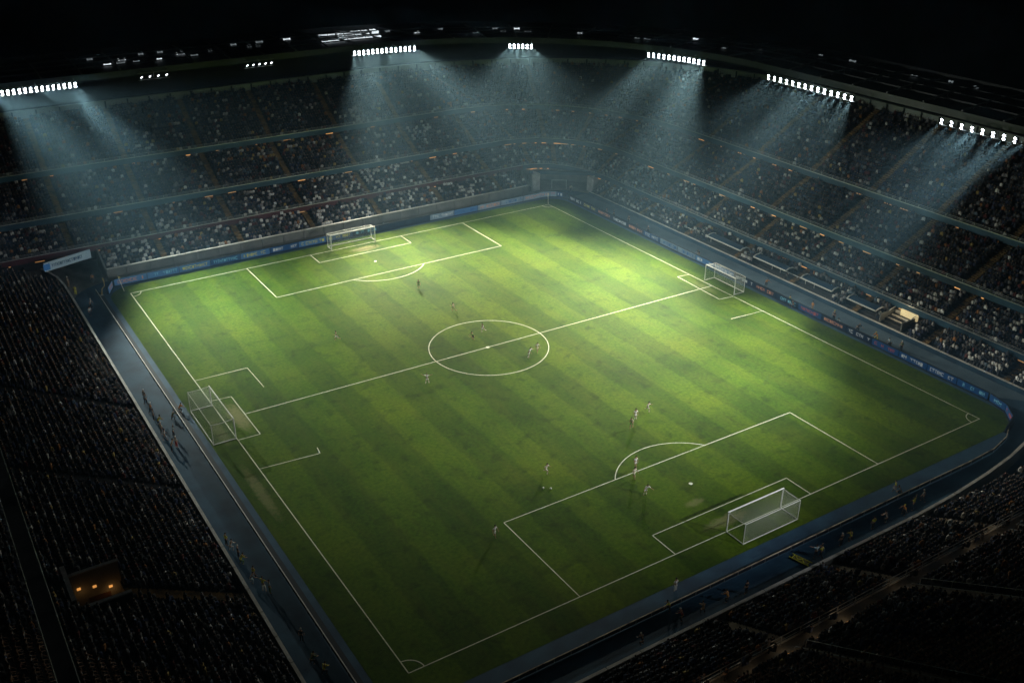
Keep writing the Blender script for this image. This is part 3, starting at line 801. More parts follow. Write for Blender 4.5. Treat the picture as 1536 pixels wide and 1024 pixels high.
# unseen banks added over the near stands to light camera-facing sides
def fill_bank(label, p, tgt, n, power, cone):
    p, tgt = Vector(p), Vector(tgt)
    t = thing('floodlight_bank', label, 'floodlights', p, 0, 'floodlight banks under the roof edge')
    f = (tgt-p); f.z = 0; f.normalize(); side = Vector((-f.y, f.x, 0))
    fr = MB(); h = side*(n*.55)
    fr.tube([-h+Vector((0, 0, .7)), h+Vector((0, 0, .7))], .08, 6); fr.tube([-h-Vector((0, 0, .6)), h-Vector((0, 0, .6))], .06, 6)
    for sgn in (-1, 1): fr.tube([h*sgn*.8+Vector((0, 0, .7)), h*sgn*.8-f*1.2+Vector((0, 0, -.5)), h*sgn*.8-f*3.0+Vector((0, 0, -p.z+14))], .22, 8)
    fr.build('gantry', M['steel'], t)
    for k in range(n):
        q0 = side*((k-(n-1)/2)*1.0); tg = tgt+side*((k-(n-1)/2)*11); d = (tg-p-q0).normalized(); q = d.to_track_quat('Z', 'Y')
        hb = MB(); hb.tube([(0, 0, -.34), (0, 0, -.30), (0, 0, -.05), (0, 0, 0)], [.12, .2, .27, .28], 12); hb.box((0, 0, -.36), (.12, .3, .1))
        lamp = hb.build('lamp', M['housing'], t); lamp.location = q0; lamp.rotation_mode = 'QUATERNION'; lamp.rotation_quaternion = q
        lb = MB(); lb.ball((0, 0, 0), .25, 12, 6, (1, 1, .35)); le = lb.build('lens', M['lens'], lamp); le.location = (0, 0, .02)
        L = bpy.data.lights.new('flood', 'SPOT'); L.energy = power/n; L.color = (.94, .98, 1.0); L.spot_size = math.radians(cone); L.spot_blend = .8; L.shadow_soft_size = .28
        lo = bpy.data.objects.new('flood', L); COL.objects.link(lo); lo.parent = t; lo.location = q0+d*.6; lo.rotation_mode = 'QUATERNION'; lo.rotation_quaternion = d.to_track_quat('-Z', 'Y')
fill_bank('row of six added unseen floodlights above the nearest stand, facing the far goal', (72, -45, 31), (46, 40, 0), 6, FILL_P, 36)
fill_bank('row of six added unseen floodlights above the left stand, facing the right touchline', (-37, 66, 31), (40, 84, 0), 6, FILL_P*.25, 38)

# ------------------------------------------------------------------ goals
def ribbon_net(mb, P, Q, Rr, Ss, nu, nv, w=.010, sag=0.0):
    """crossed thin cords over the patch P-Q-R-S"""
    P, Q, Rr, Ss = map(Vector, (P, Q, Rr, Ss))
    nrm = (Q-P).cross(Ss-P).normalized()
    def pt(u, v):
        p = (P*(1-u)+Q*u)*(1-v)+(Ss*(1-u)+Rr*u)*v
        return p+nrm*sag*math.sin(PI*u)*math.sin(PI*v)
    for i in range(nu+1):
        u = i/nu; pts = [pt(u, k/6) for k in range(7)]
        e = (pt(min(1, u+.01), .5)-pt(max(0, u-.01), .5)).normalized()*w/2
        mb.strip([p-e for p in pts], [p+e for p in pts])
    for j in range(nv+1):
        v = j/nv; pts = [pt(k/8, v) for k in range(9)]
        e = (pt(.5, min(1, v+.01))-pt(.5, max(0, v-.01))).normalized()*w/2
        mb.strip([p-e+nrm*.004 for p in pts], [p+e+nrm*.004 for p in pts])
def goal(label, c, rz, W, H, Hb, D, curved=False, r=.085, sag=.3):
    """mouth on the local x axis, net behind towards -y"""
    g = thing('football_goal', label, 'goal', (*c, .01), rz, 'four white goals round the pitch')
    a = W/2
    for s in (-1, 1):
        mb = MB(); mb.tube([(s*a, 0, 0), (s*a, 0, H-(.35 if curved else 0))] + ([(s*(a-.1), 0, H-.1), (s*(a-.35), 0, H)] if curved else []), r, 8); mb.build('post', M['white'], g)
    mb = MB(); mb.tube([(-a-(0 if curved else r), 0, H), (a+(0 if curved else r), 0, H)], r, 8); mb.build('crossbar', M['white'], g)
    mb = MB(); q = r*.7
    for s in (-1, 1):
        mb.tube([(s*a, 0, .05), (s*a, -D, .05)], q, 6); mb.tube([(s*a, -D, 0), (s*a, -D, Hb)], q*.8, 6)
        mb.tube([(s*a, 0, H-.03), (s*a, -D*.35, (H*.62+Hb*.38)-.12), (s*a, -D*.7, (H*.3+Hb*.7)-.1), (s*a, -D, Hb)], q*.7, 6)
    mb.tube([(-a, -D, .05), (a, -D, .05)], q, 6); mb.tube([(-a, -D, Hb), (a, -D, Hb)], q*.7, 6)
    mb.build('back_frame', M['white'], g)
    mb = MB(); k = .16
    ribbon_net(mb, (-a, 0, H), (a, 0, H), (a, -D, Hb), (-a, -D, Hb), int(W/k), int(D/k), sag=-sag)
    ribbon_net(mb, (-a, -D, .06), (a, -D, .06), (a, -D, Hb), (-a, -D, Hb), int(W/k), int(Hb/k))
    for s in (-1, 1): ribbon_net(mb, (s*a, 0, .06), (s*a, -D, .06), (s*a, -D, Hb), (s*a, 0, H), int(D/k), int(H/k))
    mb.build('net', M['net'], g)
    return g
goal('white box goal in front of the nearest stand, lower right', (45.25, -.05), 0.0, 8.7, 2.8, 2.75, 2.7)
goal('white goal on the left touchline, tall box net hanging over the blue track', (-.1, 54.5), -PI/2, 10.2, 3.1, 3.0, 3.0)
goal('white goal on the far right touchline with rounded top corners', (88.3, 52.3), PI/2, 7.5, 3.1, 2.9, 2.3, True)
goal('white goal on the far goal line, below the brightly lit seats', (42.3, 105.2), PI, 9.2, 2.9, 2.7, 1.8, r=.11)

# corner flags
for label, b, top in (('tall pole leaning outwards at the left corner of the pitch', (-.7, 106.4, 0), (-1.2, 107.0, 2.7)),
                      ('upright pale pole at the far corner of the pitch, below the tunnel', (87.8, 105.0, 0), (87.75, 105.1, 2.4))):
    t = thing('corner_flag', label, 'corner flag', b, 0, 'corner flags')
    v = Vector(top)-Vector(b)
    mb = MB(); mb.tube([(0, 0, 0), v*.5, v], .055, 8); mb.ball(v, .07, 8, 5); mb.build('pole', M['flag_w'], t)
    mb = MB(); A = [v*.98, v*.98+Vector((.16, .05, -.02)), v*.98+Vector((.3, .0, -.1))]; Bp = [v*.84, v*.84+Vector((.17, .06, -.0)), v*.84+Vector((.3, .02, .1))]
    mb.strip(A, Bp); mb.build('flag', M['flag'], t)
# footballs
for label, p in (('white football at the feet of the running player near the penalty arc', (28.6, 17.7, .13)), ('second white football just behind the running player, nearer the penalty arc', (27.9, 18.3, .13))):
    mb = MB(); mb.ball((0, 0, 0), .13, 16, 10); o = mb.build('football', M['white'], None, True); o.location = p; tag(o, label, 'ball', 'balls on the pitch')

# ------------------------------------------------------------------ advertising boards
def board(label, p, q, h, face, face2, marks, seed, es, mk_es, grp):
    p, q = Vector((*p, 0)), Vector((*q, 0)); d = q-p; L = d.length
    t = thing('advertising_board', label, 'advertising board', (p+q)/2, math.atan2(d.y, d.x), grp)
    mb = MB(); mb.box((0, .12, h/2), (L-.06, .16, h)); mb.box((0, .12, .03), (L-.06, .7, .06)); mb.box((0, .12, h+.025), (L-.06, .2, .05))
    mb.build('frame', M['track_dark'], t)
    key = 'screen_%s' % (face,)
    if key not in M: M[key] = surf('screen', tuple(c*.6 for c in face), tuple(c*.6 for c in face2), .5, .35, emit=face, es=es*.34)
    mb = MB(); mb.box((0, .02, h/2+.02), (L-.12, .04, h-.12)); mb.build('screen', M[key], t)
    key2 = 'mark_%s' % (marks,)
    if key2 not in M: M[key2] = surf('mark', marks, None, 1, .5, emit=marks, es=mk_es*.24)
    if marks:
        g = glyphs(L*.86, h*.5, -.012, 3, seed, (.2, .5)); o = g.build('lettering', M[key2], t); o.location.z = h/2+.03
NAVY, BLUE, SKY, PALE = (.006, .020, .055), (.012, .075, .22), (.07, .20, .42), (.25, .36, .46)
ORA, WHI, YEL, CYA, RED = (.42, .20, .12), (.42, .46, .48), (.42, .40, .10), (.14, .38, .50), (.34, .08, .08)
colname = {NAVY: 'navy', BLUE: 'deep blue', SKY: 'light blue', PALE: 'pale grey', ORA: 'orange', WHI: 'white', YEL: 'yellow', CYA: 'cyan', RED: 'red'}
ordn = ['first', 'second', 'third', 'fourth', 'fifth', 'sixth', 'seventh', 'eighth', 'ninth', 'tenth', 'eleventh', 'twelfth', 'thirteenth', 'fourteenth', 'fifteenth', 'sixteenth', 'seventeenth', 'eighteenth', 'nineteenth', 'twentieth']
# end side, seen from the pitch: left to right
xs = np.linspace(-1.6, 90.0, 17)
facesL = [SKY, SKY, SKY, BLUE, SKY, BLUE, SKY, BLUE, NAVY, NAVY, NAVY, PALE, SKY, PALE, PALE, PALE]
marksL = [ORA, CYA, YEL, CYA, YEL, WHI, YEL, YEL, CYA, NAVY, NAVY, WHI, BLUE, ORA, BLUE, ORA]
GL = 'advertising boards along the far goal line'
board('short angled light blue advertising board at the left pitch corner, orange marks', (-3.2, 106.4), (-1.9, 109.2), 1.25, SKY, BLUE, ORA, 91, .55, 1.0, GL)
for i in range(16):
    y0 = 109.4
    board('%s advertising board with %s marks, %s from left below the concrete wall' % (colname[facesL[i]], colname[marksL[i]], ordn[i]),
          (xs[i], y0), (xs[i+1], y0), 1.25, facesL[i], NAVY, marksL[i], i, .55 if facesL[i] != NAVY else .5, .9, GL)
GC = 'advertising boards round the far corner'
for i in range(4):
    a0, a1 = math.radians(88-22*i), math.radians(88-22*(i+1)); c = (89.5, 105.6)
    f, mk = ((PALE, ORA), (PALE, RED), (BLUE, WHI), (NAVY, YEL))[i]
    board('%s board with %s marks, %s in the corner tunnel bend' % (colname[f], colname[mk], ordn[i]),
          (c[0]+3.8*math.cos(a0), c[1]+3.8*math.sin(a0)), (c[0]+3.8*math.cos(a1), c[1]+3.8*math.sin(a1)), 1.2, f, NAVY, mk, 40+i, .5, .8, GC)
ys = np.linspace(105.2, 2.6, 21)
facesR = [NAVY, NAVY, NAVY, NAVY, NAVY, BLUE, PALE, PALE, SKY, SKY, NAVY, NAVY, NAVY, BLUE, NAVY, NAVY, BLUE, BLUE, BLUE, BLUE]
marksR = [WHI, YEL, ORA, WHI, ORA, WHI, BLUE, BLUE, WHI, WHI, WHI, ORA, CYA, RED, ORA, WHI, RED, WHI, WHI, CYA]
GR = 'advertising boards along the far touchline'
for i in range(20):
    k = 1.0 if i < 16 else 1.0
    board('%s advertising board with %s marks, %s from the far corner on the right' % (colname[facesR[i]], colname[marksR[i]], ordn[i]),
          (93.3, ys[i]), (93.3, ys[i+1]), 1.15, facesR[i], NAVY, marksR[i], 60+i, .5, .75, GR)
for i in range(3):
    a0, a1 = math.radians(-28*i), math.radians(-28*(i+1)); c = (86.8, 2.4)
    board('curved blue board at the right pitch corner, %s after the straight' % ordn[i],
          (c[0]+6.5*math.cos(a0), c[1]+6.5*math.sin(a0)), (c[0]+6.5*math.cos(a1), c[1]+6.5*math.sin(a1)), 1.15,
          BLUE if i < 2 else NAVY, NAVY, CYA if i == 0 else RED, 82+i, .5 if i < 1 else .2, .4, GR)

# low barriers beside the near tracks
def barrier(label, pts, h, capmat, gap, seed, dash=1.0):
    t = thing('track_barrier', label, 'barrier', (*pts[0], 0)); o0 = Vector((*pts[0], 0)); r = random.Random(seed)
    pn = MB(); cp = MB(); ps = MB()
    for a, b in zip(pts[:-1], pts[1:]):
        a, b = Vector((*a, 0))-o0, Vector((*b, 0))-o0; d = b-a; n = max(1, int(d.length/2.0)); rz = math.atan2(d.y, d.x)
        for i in range(n):
            c = a+d*((i+.5)/n)
            pn.box((c.x, c.y, h/2), (d.length/n-.05, .05, h-.08), rz)
            if r.random() < dash: cp.box((c.x, c.y, h+.02), (d.length/n-gap*r.random(), .10, .07), rz)
            e = a+d*(i/n); ps.box((e.x, e.y, h/2), (.07, .12, h+.02), rz)
    pn.build('panels', M['track_dark'], t); cp.build('top_rail', capmat, t); ps.build('posts', M['steel'], t)
barrier('low barrier with an unbroken white top rail along the left blue track', [(-4.95, 108.4), (-4.95, -3.2)], .55, M['white'], .03, 1)
barrier('low barrier with a broken tan and white top rail along the lower right blue track', [(-3.6, -6.3), (77, -6.3), (82, -6.1), (86, -5.2), (89.5, -3.4)], .5,
        surf('tan_rail', (.85, .74, .56), (.10, .05, .03), .9, .6), .0, 2, 1.1)
# bent end of the left barrier
t = thing('barrier_end', 'short bent yellow rail at the left corner between barrier and boards', 'rail', (-4.4, 107.2, 0))
mb = MB(); mb.tube([(0, -.6, .0), (.3, 0, .9), (.9, .8, 1.0), (1.1, 1.6, 1.5), (1.0, 1.9, 2.1)], .06, 6); mb.build('bent_tube', M['flag'], t)
mb = MB(); mb.box((0, -.6, .05), (.5, .5, .1)); mb.build('foot', M['steel'], t)

# ------------------------------------------------------------------ team shelters and gate on the right touchline
def shelter(label, y, L, w=2.2):
    t = thing('team_shelter', label, 'shelter', (100.9, y, .72), 0, 'blue shelters in front of the right stand')
    n = 7
    mb = MB(); prof = [(1.5, 0), (1.6, .9), (1.3, 1.45), (.6, 1.7), (-.3, 1.62), (-.9, 1.35)]
    A = [(x, -L/2, z) for x, z in prof]; B = [(x, L/2, z) for x, z in prof]; mb.strip(A, B); mb.strip([(x, y_, z-.05) for x, y_, z in B], [(x, y_, z-.05) for x, y_, z in A])
    mb.build('canopy', M['glass'], t)
    for s in (-1, 1):
        mb = MB(); mb.tube([(x, s*L/2, z) for x, z in prof], .13, 6); mb.build('end_hoop', M['white'], t)
    mb = MB(); mb.tube([(-.9, -L/2, 1.35), (-.9, L/2, 1.35)], .13, 6); mb.build('front_edge', M['white'], t)
    for k in range(int(L/.7)):
        mb = MB(); y_ = -L/2+.5+k*.7; mb.box((.9, y_, .42), (.45, .5, .08)); mb.box((1.12, y_, .72), (.08, .5, .6)); mb.build('seat', M['seat'], t)
shelter('blue team shelter with white hoops opposite the right goal', 64, 9)
shelter('blue team shelter with white hoops, second along from the right goal', 52, 8)
shelter('blue team shelter with white hoops, midway between right goal and lit gate', 41, 7)
shelter('blue team shelter with white hoops, just before the lit gate', 31.2, 6)
for yy, ln, lab in ((76, 8, 'long pale handrail above the track nearest the corner'), (46.8, 5, 'pale handrail between the second and third shelters')):
    t = thing('handrail', lab, 'railing', (100.6, yy, .7)); mb = MB(); mb.tube([(0, -ln, 1), (0, ln, 1)], .07, 6); mb.build('top_bar', M['white'], t)
    mb = MB()
    for k in np.arange(-ln, ln+.1, 2): mb.tube([(0, k, 0), (0, k, 1)], .05, 6)
    mb.build('uprights', M['white'], t)
g = thing('pitch_gate', 'brightly lit cream gateway with steps cut into the right stand', 'gate', (101.5, 24.4, .0))
mb = MB()
for k in range(5): mb.box((-1.6+k*.9, .6, .2+k*.22), (.9, 3.4, .4+k*.44))
mb.build('steps', M['cap'], g)
mb = MB(); mb.box((1.5, -.4, 2.0), (.3, 3.2, 1.7)); mb.build('glow_panel', surf('cream_panel_glow', (.7, .62, .42), (.6, .5, .3), 1, .5, emit=(1.0, .80, .42), es=.45), g)  # wall panel glows by emission, in place of lamp light falling on it
mb = MB(); mb.box((1.0, -1.6, 1.1), (5.6, .2, 2.2)); mb.box((1.0, 2.6, 1.1), (5.6, .2, 2.2)); mb.build('side_wall', M['wall'], g)
mb = MB(); mb.tube([(-1.8, -1.6, 1.2), (.8, -1.6, 2.4), (3.6, -1.6, 3.0)], .08, 6); mb.tube([(-1.8, 2.6, 1.2), (.8, 2.6, 2.4), (3.6, 2.6, 3.0)], .08, 6); mb.build('hand_rail', M['white'], g)
L = bpy.data.lights.new('gate_glow', 'POINT'); L.energy = 60; L.color = (1.0, .82, .5); L.shadow_soft_size = .2
lo = bpy.data.objects.new('gate_glow', L); COL.objects.link(lo); lo.parent = g; lo.location = (-.4, .8, 3.0)
# yellow edged mat beside the gesturing steward
t = thing('stretcher', 'yellow framed stretcher lying on the lower right blue track', 'stretcher', (44.2, -8.3, 0), .25)
mb = MB(); mb.box((0, 0, .16), (.66, 2.0, .06)); mb.build('bed', surf('mat', (.30, .28, .08), (.10, .10, .06), 3, .7), t)
mb = MB(); mb.tube([(-.38, -1.2, .2), (-.38, 1.2, .2)], .05, 6); mb.tube([(.38, -1.2, .2), (.38, 1.2, .2)], .05, 6); mb.tube([(-.38, -.9, .2), (.38, -.9, .2)], .04, 6); mb.tube([(-.38, .9, .2), (.38, .9, .2)], .04, 6)
mb.build('carrying_poles', CLOTH['yellow'], t)
mb = MB(); mb.tube([(-.25, -.5, .22), (.2, -.1, .24), (-.15, .3, .24), (.22, .7, .22)], .05, 6); mb.build('straps', CLOTH['yellow'], t)

# ------------------------------------------------------------------ people
def skin_mesh(name, V, E, mats, sub=1, root=0):
    me = bpy.data.meshes.new(name); me.from_pydata([v[0] for v in V], E, [])
    o = bpy.data.objects.new(name, me); COL.objects.link(o)
    md = o.modifiers.new('skin', 'SKIN'); md.use_smooth_shade = True; md.branch_smoothing = .6
    if not me.skin_vertices:
        bm = bmesh.new(); bm.from_mesh(me); bm.verts.layers.skin.verify(); bm.to_mesh(me); bm.free()
    for i, v in enumerate(V):
        sv = me.skin_vertices[0].data[i]; r = v[1]
        sv.radius = r if isinstance(r, tuple) else (r, r); sv.use_root = (i == root)
    if sub:
        sd = o.modifiers.new('sub', 'SUBSURF'); sd.levels = sub; sd.render_levels = sub
    dg = bpy.context.evaluated_depsgraph_get()
    out = bpy.data.meshes.new_from_object(o.evaluated_get(dg)); out.name = name
    bpy.data.objects.remove(o); bpy.data.meshes.remove(me)
    out.materials.clear()
    for m in mats: out.materials.append(m)
    return out
POSES = {   # facing +y; per side (right x>0): shoulder-elbow-wrist and hip-knee-ankle offsets, pelvis height, lean
 'stand': dict(p=.96, lean=(0, .0), aR=[(.24, .02, -.28), (.26, .12, -.53)], aL=[(-.24, .02, -.28), (-.26, .10, -.53)], lR=[(.11, .03, -.44), (.12, 0, -.88)], lL=[(-.11, .02, -.44), (-.13, -.03, -.88)]),
 'run': dict(p=.93, lean=(.02, .14), aR=[(.26, -.20, -.20), (.24, .02, -.36)], aL=[(-.26, .18, -.20), (-.18, .40, -.10)], lR=[(.10, .34, -.30), (.10, .22, -.74)], lL=[(-.10, -.12, -.42), (-.12, -.50, -.56)]),
 'walk': dict(p=.95, lean=(0, .05), aR=[(.24, -.12, -.26), (.25, -.10, -.52)], aL=[(-.24, .12, -.26), (-.24, .26, -.48)], lR=[(.10, .18, -.40), (.11, .20, -.86)], lL=[(-.10, -.06, -.44), (-.12, -.30, -.83)]),
 'arms': dict(p=.94, lean=(.04, .05), aR=[(.42, .08, .06), (.66, .14, .22)], aL=[(-.42, .08, .02), (-.68, .10, .14)], lR=[(.16, .12, -.40), (.24, .06, -.84)], lL=[(-.16, -.02, -.44), (-.24, -.10, -.86)]),
 'crouch': dict(p=.62, lean=(.02, .30), aR=[(.27, .22, -.22), (.18, .42, -.34)], aL=[(-.27, .22, -.22), (-.18, .42, -.34)], lR=[(.20, .34, -.14), (.20, .14, -.54)], lL=[(-.20, .30, -.20), (-.20, -.02, -.54)]),
 'lean': dict(p=.92, lean=(-.22, .16), aR=[(.30, .16, -.20), (.34, .36, -.34)], aL=[(-.34, .10, -.14), (-.58, .16, -.24)], lR=[(.14, .10, -.42), (.22, .02, -.84)], lL=[(-.10, -.04, -.44), (-.10, -.10, -.84)]),
 'sit': dict(p=.52, lean=(0, .04), aR=[(.24, .08, -.26), (.16, .30, -.36)], aL=[(-.24, .06, -.26), (-.15, .30, -.34)], lR=[(.13, .42, .02), (.14, .46, -.42)], lL=[(-.13, .42, .02), (-.15, .44, -.42)]),
}
_pose = {}
def pose_meshes(key):
    if key in _pose: return _pose[key]
    P = POSES[key]; pel = Vector((0, 0, P['p'])); lx, ly = P['lean']
    wst = pel+Vector((lx*.35, ly*.35, .16)); ch = pel+Vector((lx*.8, ly*.8, .36)); nk = pel+Vector((lx, ly, .52)); hd0 = pel+Vector((lx*1.05, ly*1.1+.02, .60))
    hc = pel+Vector((lx*1.1, ly*1.2+.03, .71))
    sh = {s: pel+Vector((lx+s*.19, ly*.95, .46)) for s in (1, -1)}
    arm = {s: [sh[s]]+[sh[s]+Vector(v)-Vector((s*.19 if False else 0, 0, 0)) for v in ([(x-s*.19+s*.04, y, z) for x, y, z in P['aR' if s > 0 else 'aL']])] for s in (1, -1)}
    leg = {s: [pel+Vector((s*.10, 0, -.02))]+[pel+Vector(v) for v in P['lR' if s > 0 else 'lL']] for s in (1, -1)}
    V = [(pel, (.155, .115)), (wst, (.135, .10)), (ch, (.165, .115)), (nk, .062), (hd0, .06), (hc, (.078, .095)), (hc+Vector((0, .005, .10)), (.06, .075))]
    E = [(0, 1), (1, 2), (2, 3), (3, 4), (4, 5), (5, 6)]
    def chain(start, pts, rads):
        i = start
        for p, r in zip(pts, rads): V.append((p, r)); E.append((i, len(V)-1)); i = len(V)-1
        return i
    wr = {}
    for s in (1, -1):
        a = arm[s]; d = (a[2]-a[1]).normalized()
        wr[s] = (a[2], d)
        chain(2, [a[0], a[0].lerp(a[1], .5), a[1], a[1].lerp(a[2], .4), a[2], a[2]+d*.07], [.062, .052, .043, .041, .028, (.036, .018)])
        l = leg[s]
        f = Vector((s*.02, .15, -.045))
        if key == 'run' and s < 0: f = Vector((0, .02, -.15))
        chain(0, [l[0], l[0].lerp(l[1], .45), l[1], l[1].lerp(l[2], .35), l[2], l[2]+f], [.092, .080, .058, .058, .036, (.045, .03)])
    body = skin_mesh('body', V, E, [M['skin'], M['eye']], 1)
    # face, ears, fingers grown onto the body mesh
    ex = MB()
    ex.tube([hc+Vector((0, .085, .035)), hc+Vector((0, .118, -.005)), hc+Vector((0, .09, -.018))], [.008, .016, .01], 6)
    for s in (1, -1): ex.ball(hc+Vector((s*.082, .0, .0)), .028, 6, 4, (.4, .7, 1))
    ex.box(hc+Vector((0, .088, -.055)), (.05, .012, .012))
    for s in (1, -1):
        w, d = wr[s]; side = d.cross(Vector((0, 0, 1)));
        side = side.normalized() if side.length > .2 else Vector((0, 1, 0)); curl = d.cross(side).normalized()
        for k, (o_, L_) in enumerate(((-.027, .066), (-.009, .078), (.009, .074), (.026, .058))):
            b = w+d*.105+side*o_
            ex.tube([b-d*.02, b+d*L_*.5, b+d*L_*.85+curl*.012, b+d*L_+curl*.03], [.0095, .009, .008, .006], 5)
        b = w+d*.05-side*.03
        ex.tube([b, b-side*.03+d*.025, b-side*.04+d*.055+curl*.01], [.011, .010, .007], 5)
    ex.cur = 1
    for s in (1, -1): ex.ball(hc+Vector((s*.03, .083, .012)), .011, 6, 4)
    bm = bmesh.new(); bm.from_mesh(body); t_ = ex.mesh('x', [M['skin'], M['eye']]); bm.from_mesh(t_); bm.to_mesh(body); bm.free(); bpy.data.meshes.remove(t_)
    # shirt
    V = [(pel+Vector((lx*.1, ly*.1, .05)), (.168, .128)), (wst, (.156, .12)), (ch, (.182, .132)), (nk-Vector((0, 0, .045)), .085)]; E = [(0, 1), (1, 2), (2, 3)]
    for s in (1, -1):
        a = arm[s]; chain(2, [a[0], a[0].lerp(a[1], .45), a[0].lerp(a[1], .8)], [.078, .072, .068])
    shirt = skin_mesh('shirt', V, E, [CLOTH['white']], 1)
    V = [(pel+Vector((0, 0, .06)), (.166, .128)), (pel-Vector((0, 0, .03)), (.172, .135))]; E = [(0, 1)]
    for s in (1, -1):
        l = leg[s]; chain(1, [l[0], l[0].lerp(l[1], .5), l[0].lerp(l[1], .78)], [.108, .102, .10])
    shorts = skin_mesh('shorts', V, E, [CLOTH['white']], 1)
    V = [(pel+Vector((0, 0, .06)), (.166, .128)), (pel-Vector((0, 0, .03)), (.172, .135))]; E = [(0, 1)]
    for s in (1, -1):
        l = leg[s]; chain(1, [l[0], l[0].lerp(l[1], .5), l[1], l[1].lerp(l[2], .5), l[1].lerp(l[2], .96)], [.104, .096, .076, .070, .060])
    trousers = skin_mesh('trousers', V, E, [CLOTH['dark']], 1)
    hb = MB(); hb.ball(hc+Vector((0, -.012, .05)), .108, 10, 7, (.86, 1.0, .95)); hair = hb.mesh('hair', [M['hair']])
    hair.polygons.foreach_set('use_smooth', [True]*len(hair.polygons))
    sb = MB()
    for s in (1, -1):
        l = leg[s]; d = l[2]-l[1]; sb.tube([l[1]+d*.30, l[1]+d*.6, l[1]+d*.97], [.064, .060, .043], 8)
    socks = sb.mesh('socks', [CLOTH['white']])
    low = min(v.co.z for v in body.vertices)
    _pose[key] = dict(body=body, shirt=shirt, shorts=shorts, trousers=trousers, hair=hair, socks=socks, low=low)
    return _pose[key]
def person(label, pose, loc, heading, top, bottom, legs='shorts', hair='hair', socks=None, group=None, z=0.0, scale=1.0):
    """heading in degrees, 0 faces +y; the body is the top-level mesh, clothes and hair are its children"""
    m = pose_meshes(pose)
    b = link('person', m['body']); b.location = (loc[0], loc[1], z+.012-m['low']*scale*0-m['low']*scale); b.rotation_euler.z = math.radians(heading); b.scale = (scale,)*3
    tag(b, label, 'person', group)
    for nm, mat in (('shirt', CLOTH[top]), (legs, CLOTH[bottom]), ('hair', M['hair'] if hair == 'hair' else CLOTH[hair])) + ((('socks', CLOTH[socks]),) if socks else ()):
        c = link(nm if nm != 'hair' or hair == 'hair' else 'cap', m[nm], b)
        c.material_slots[0].link = 'OBJECT'; c.material_slots[0].material = mat
    return b
PLY = 'players on the pitch'; STF = 'stewards and staff round the pitch'
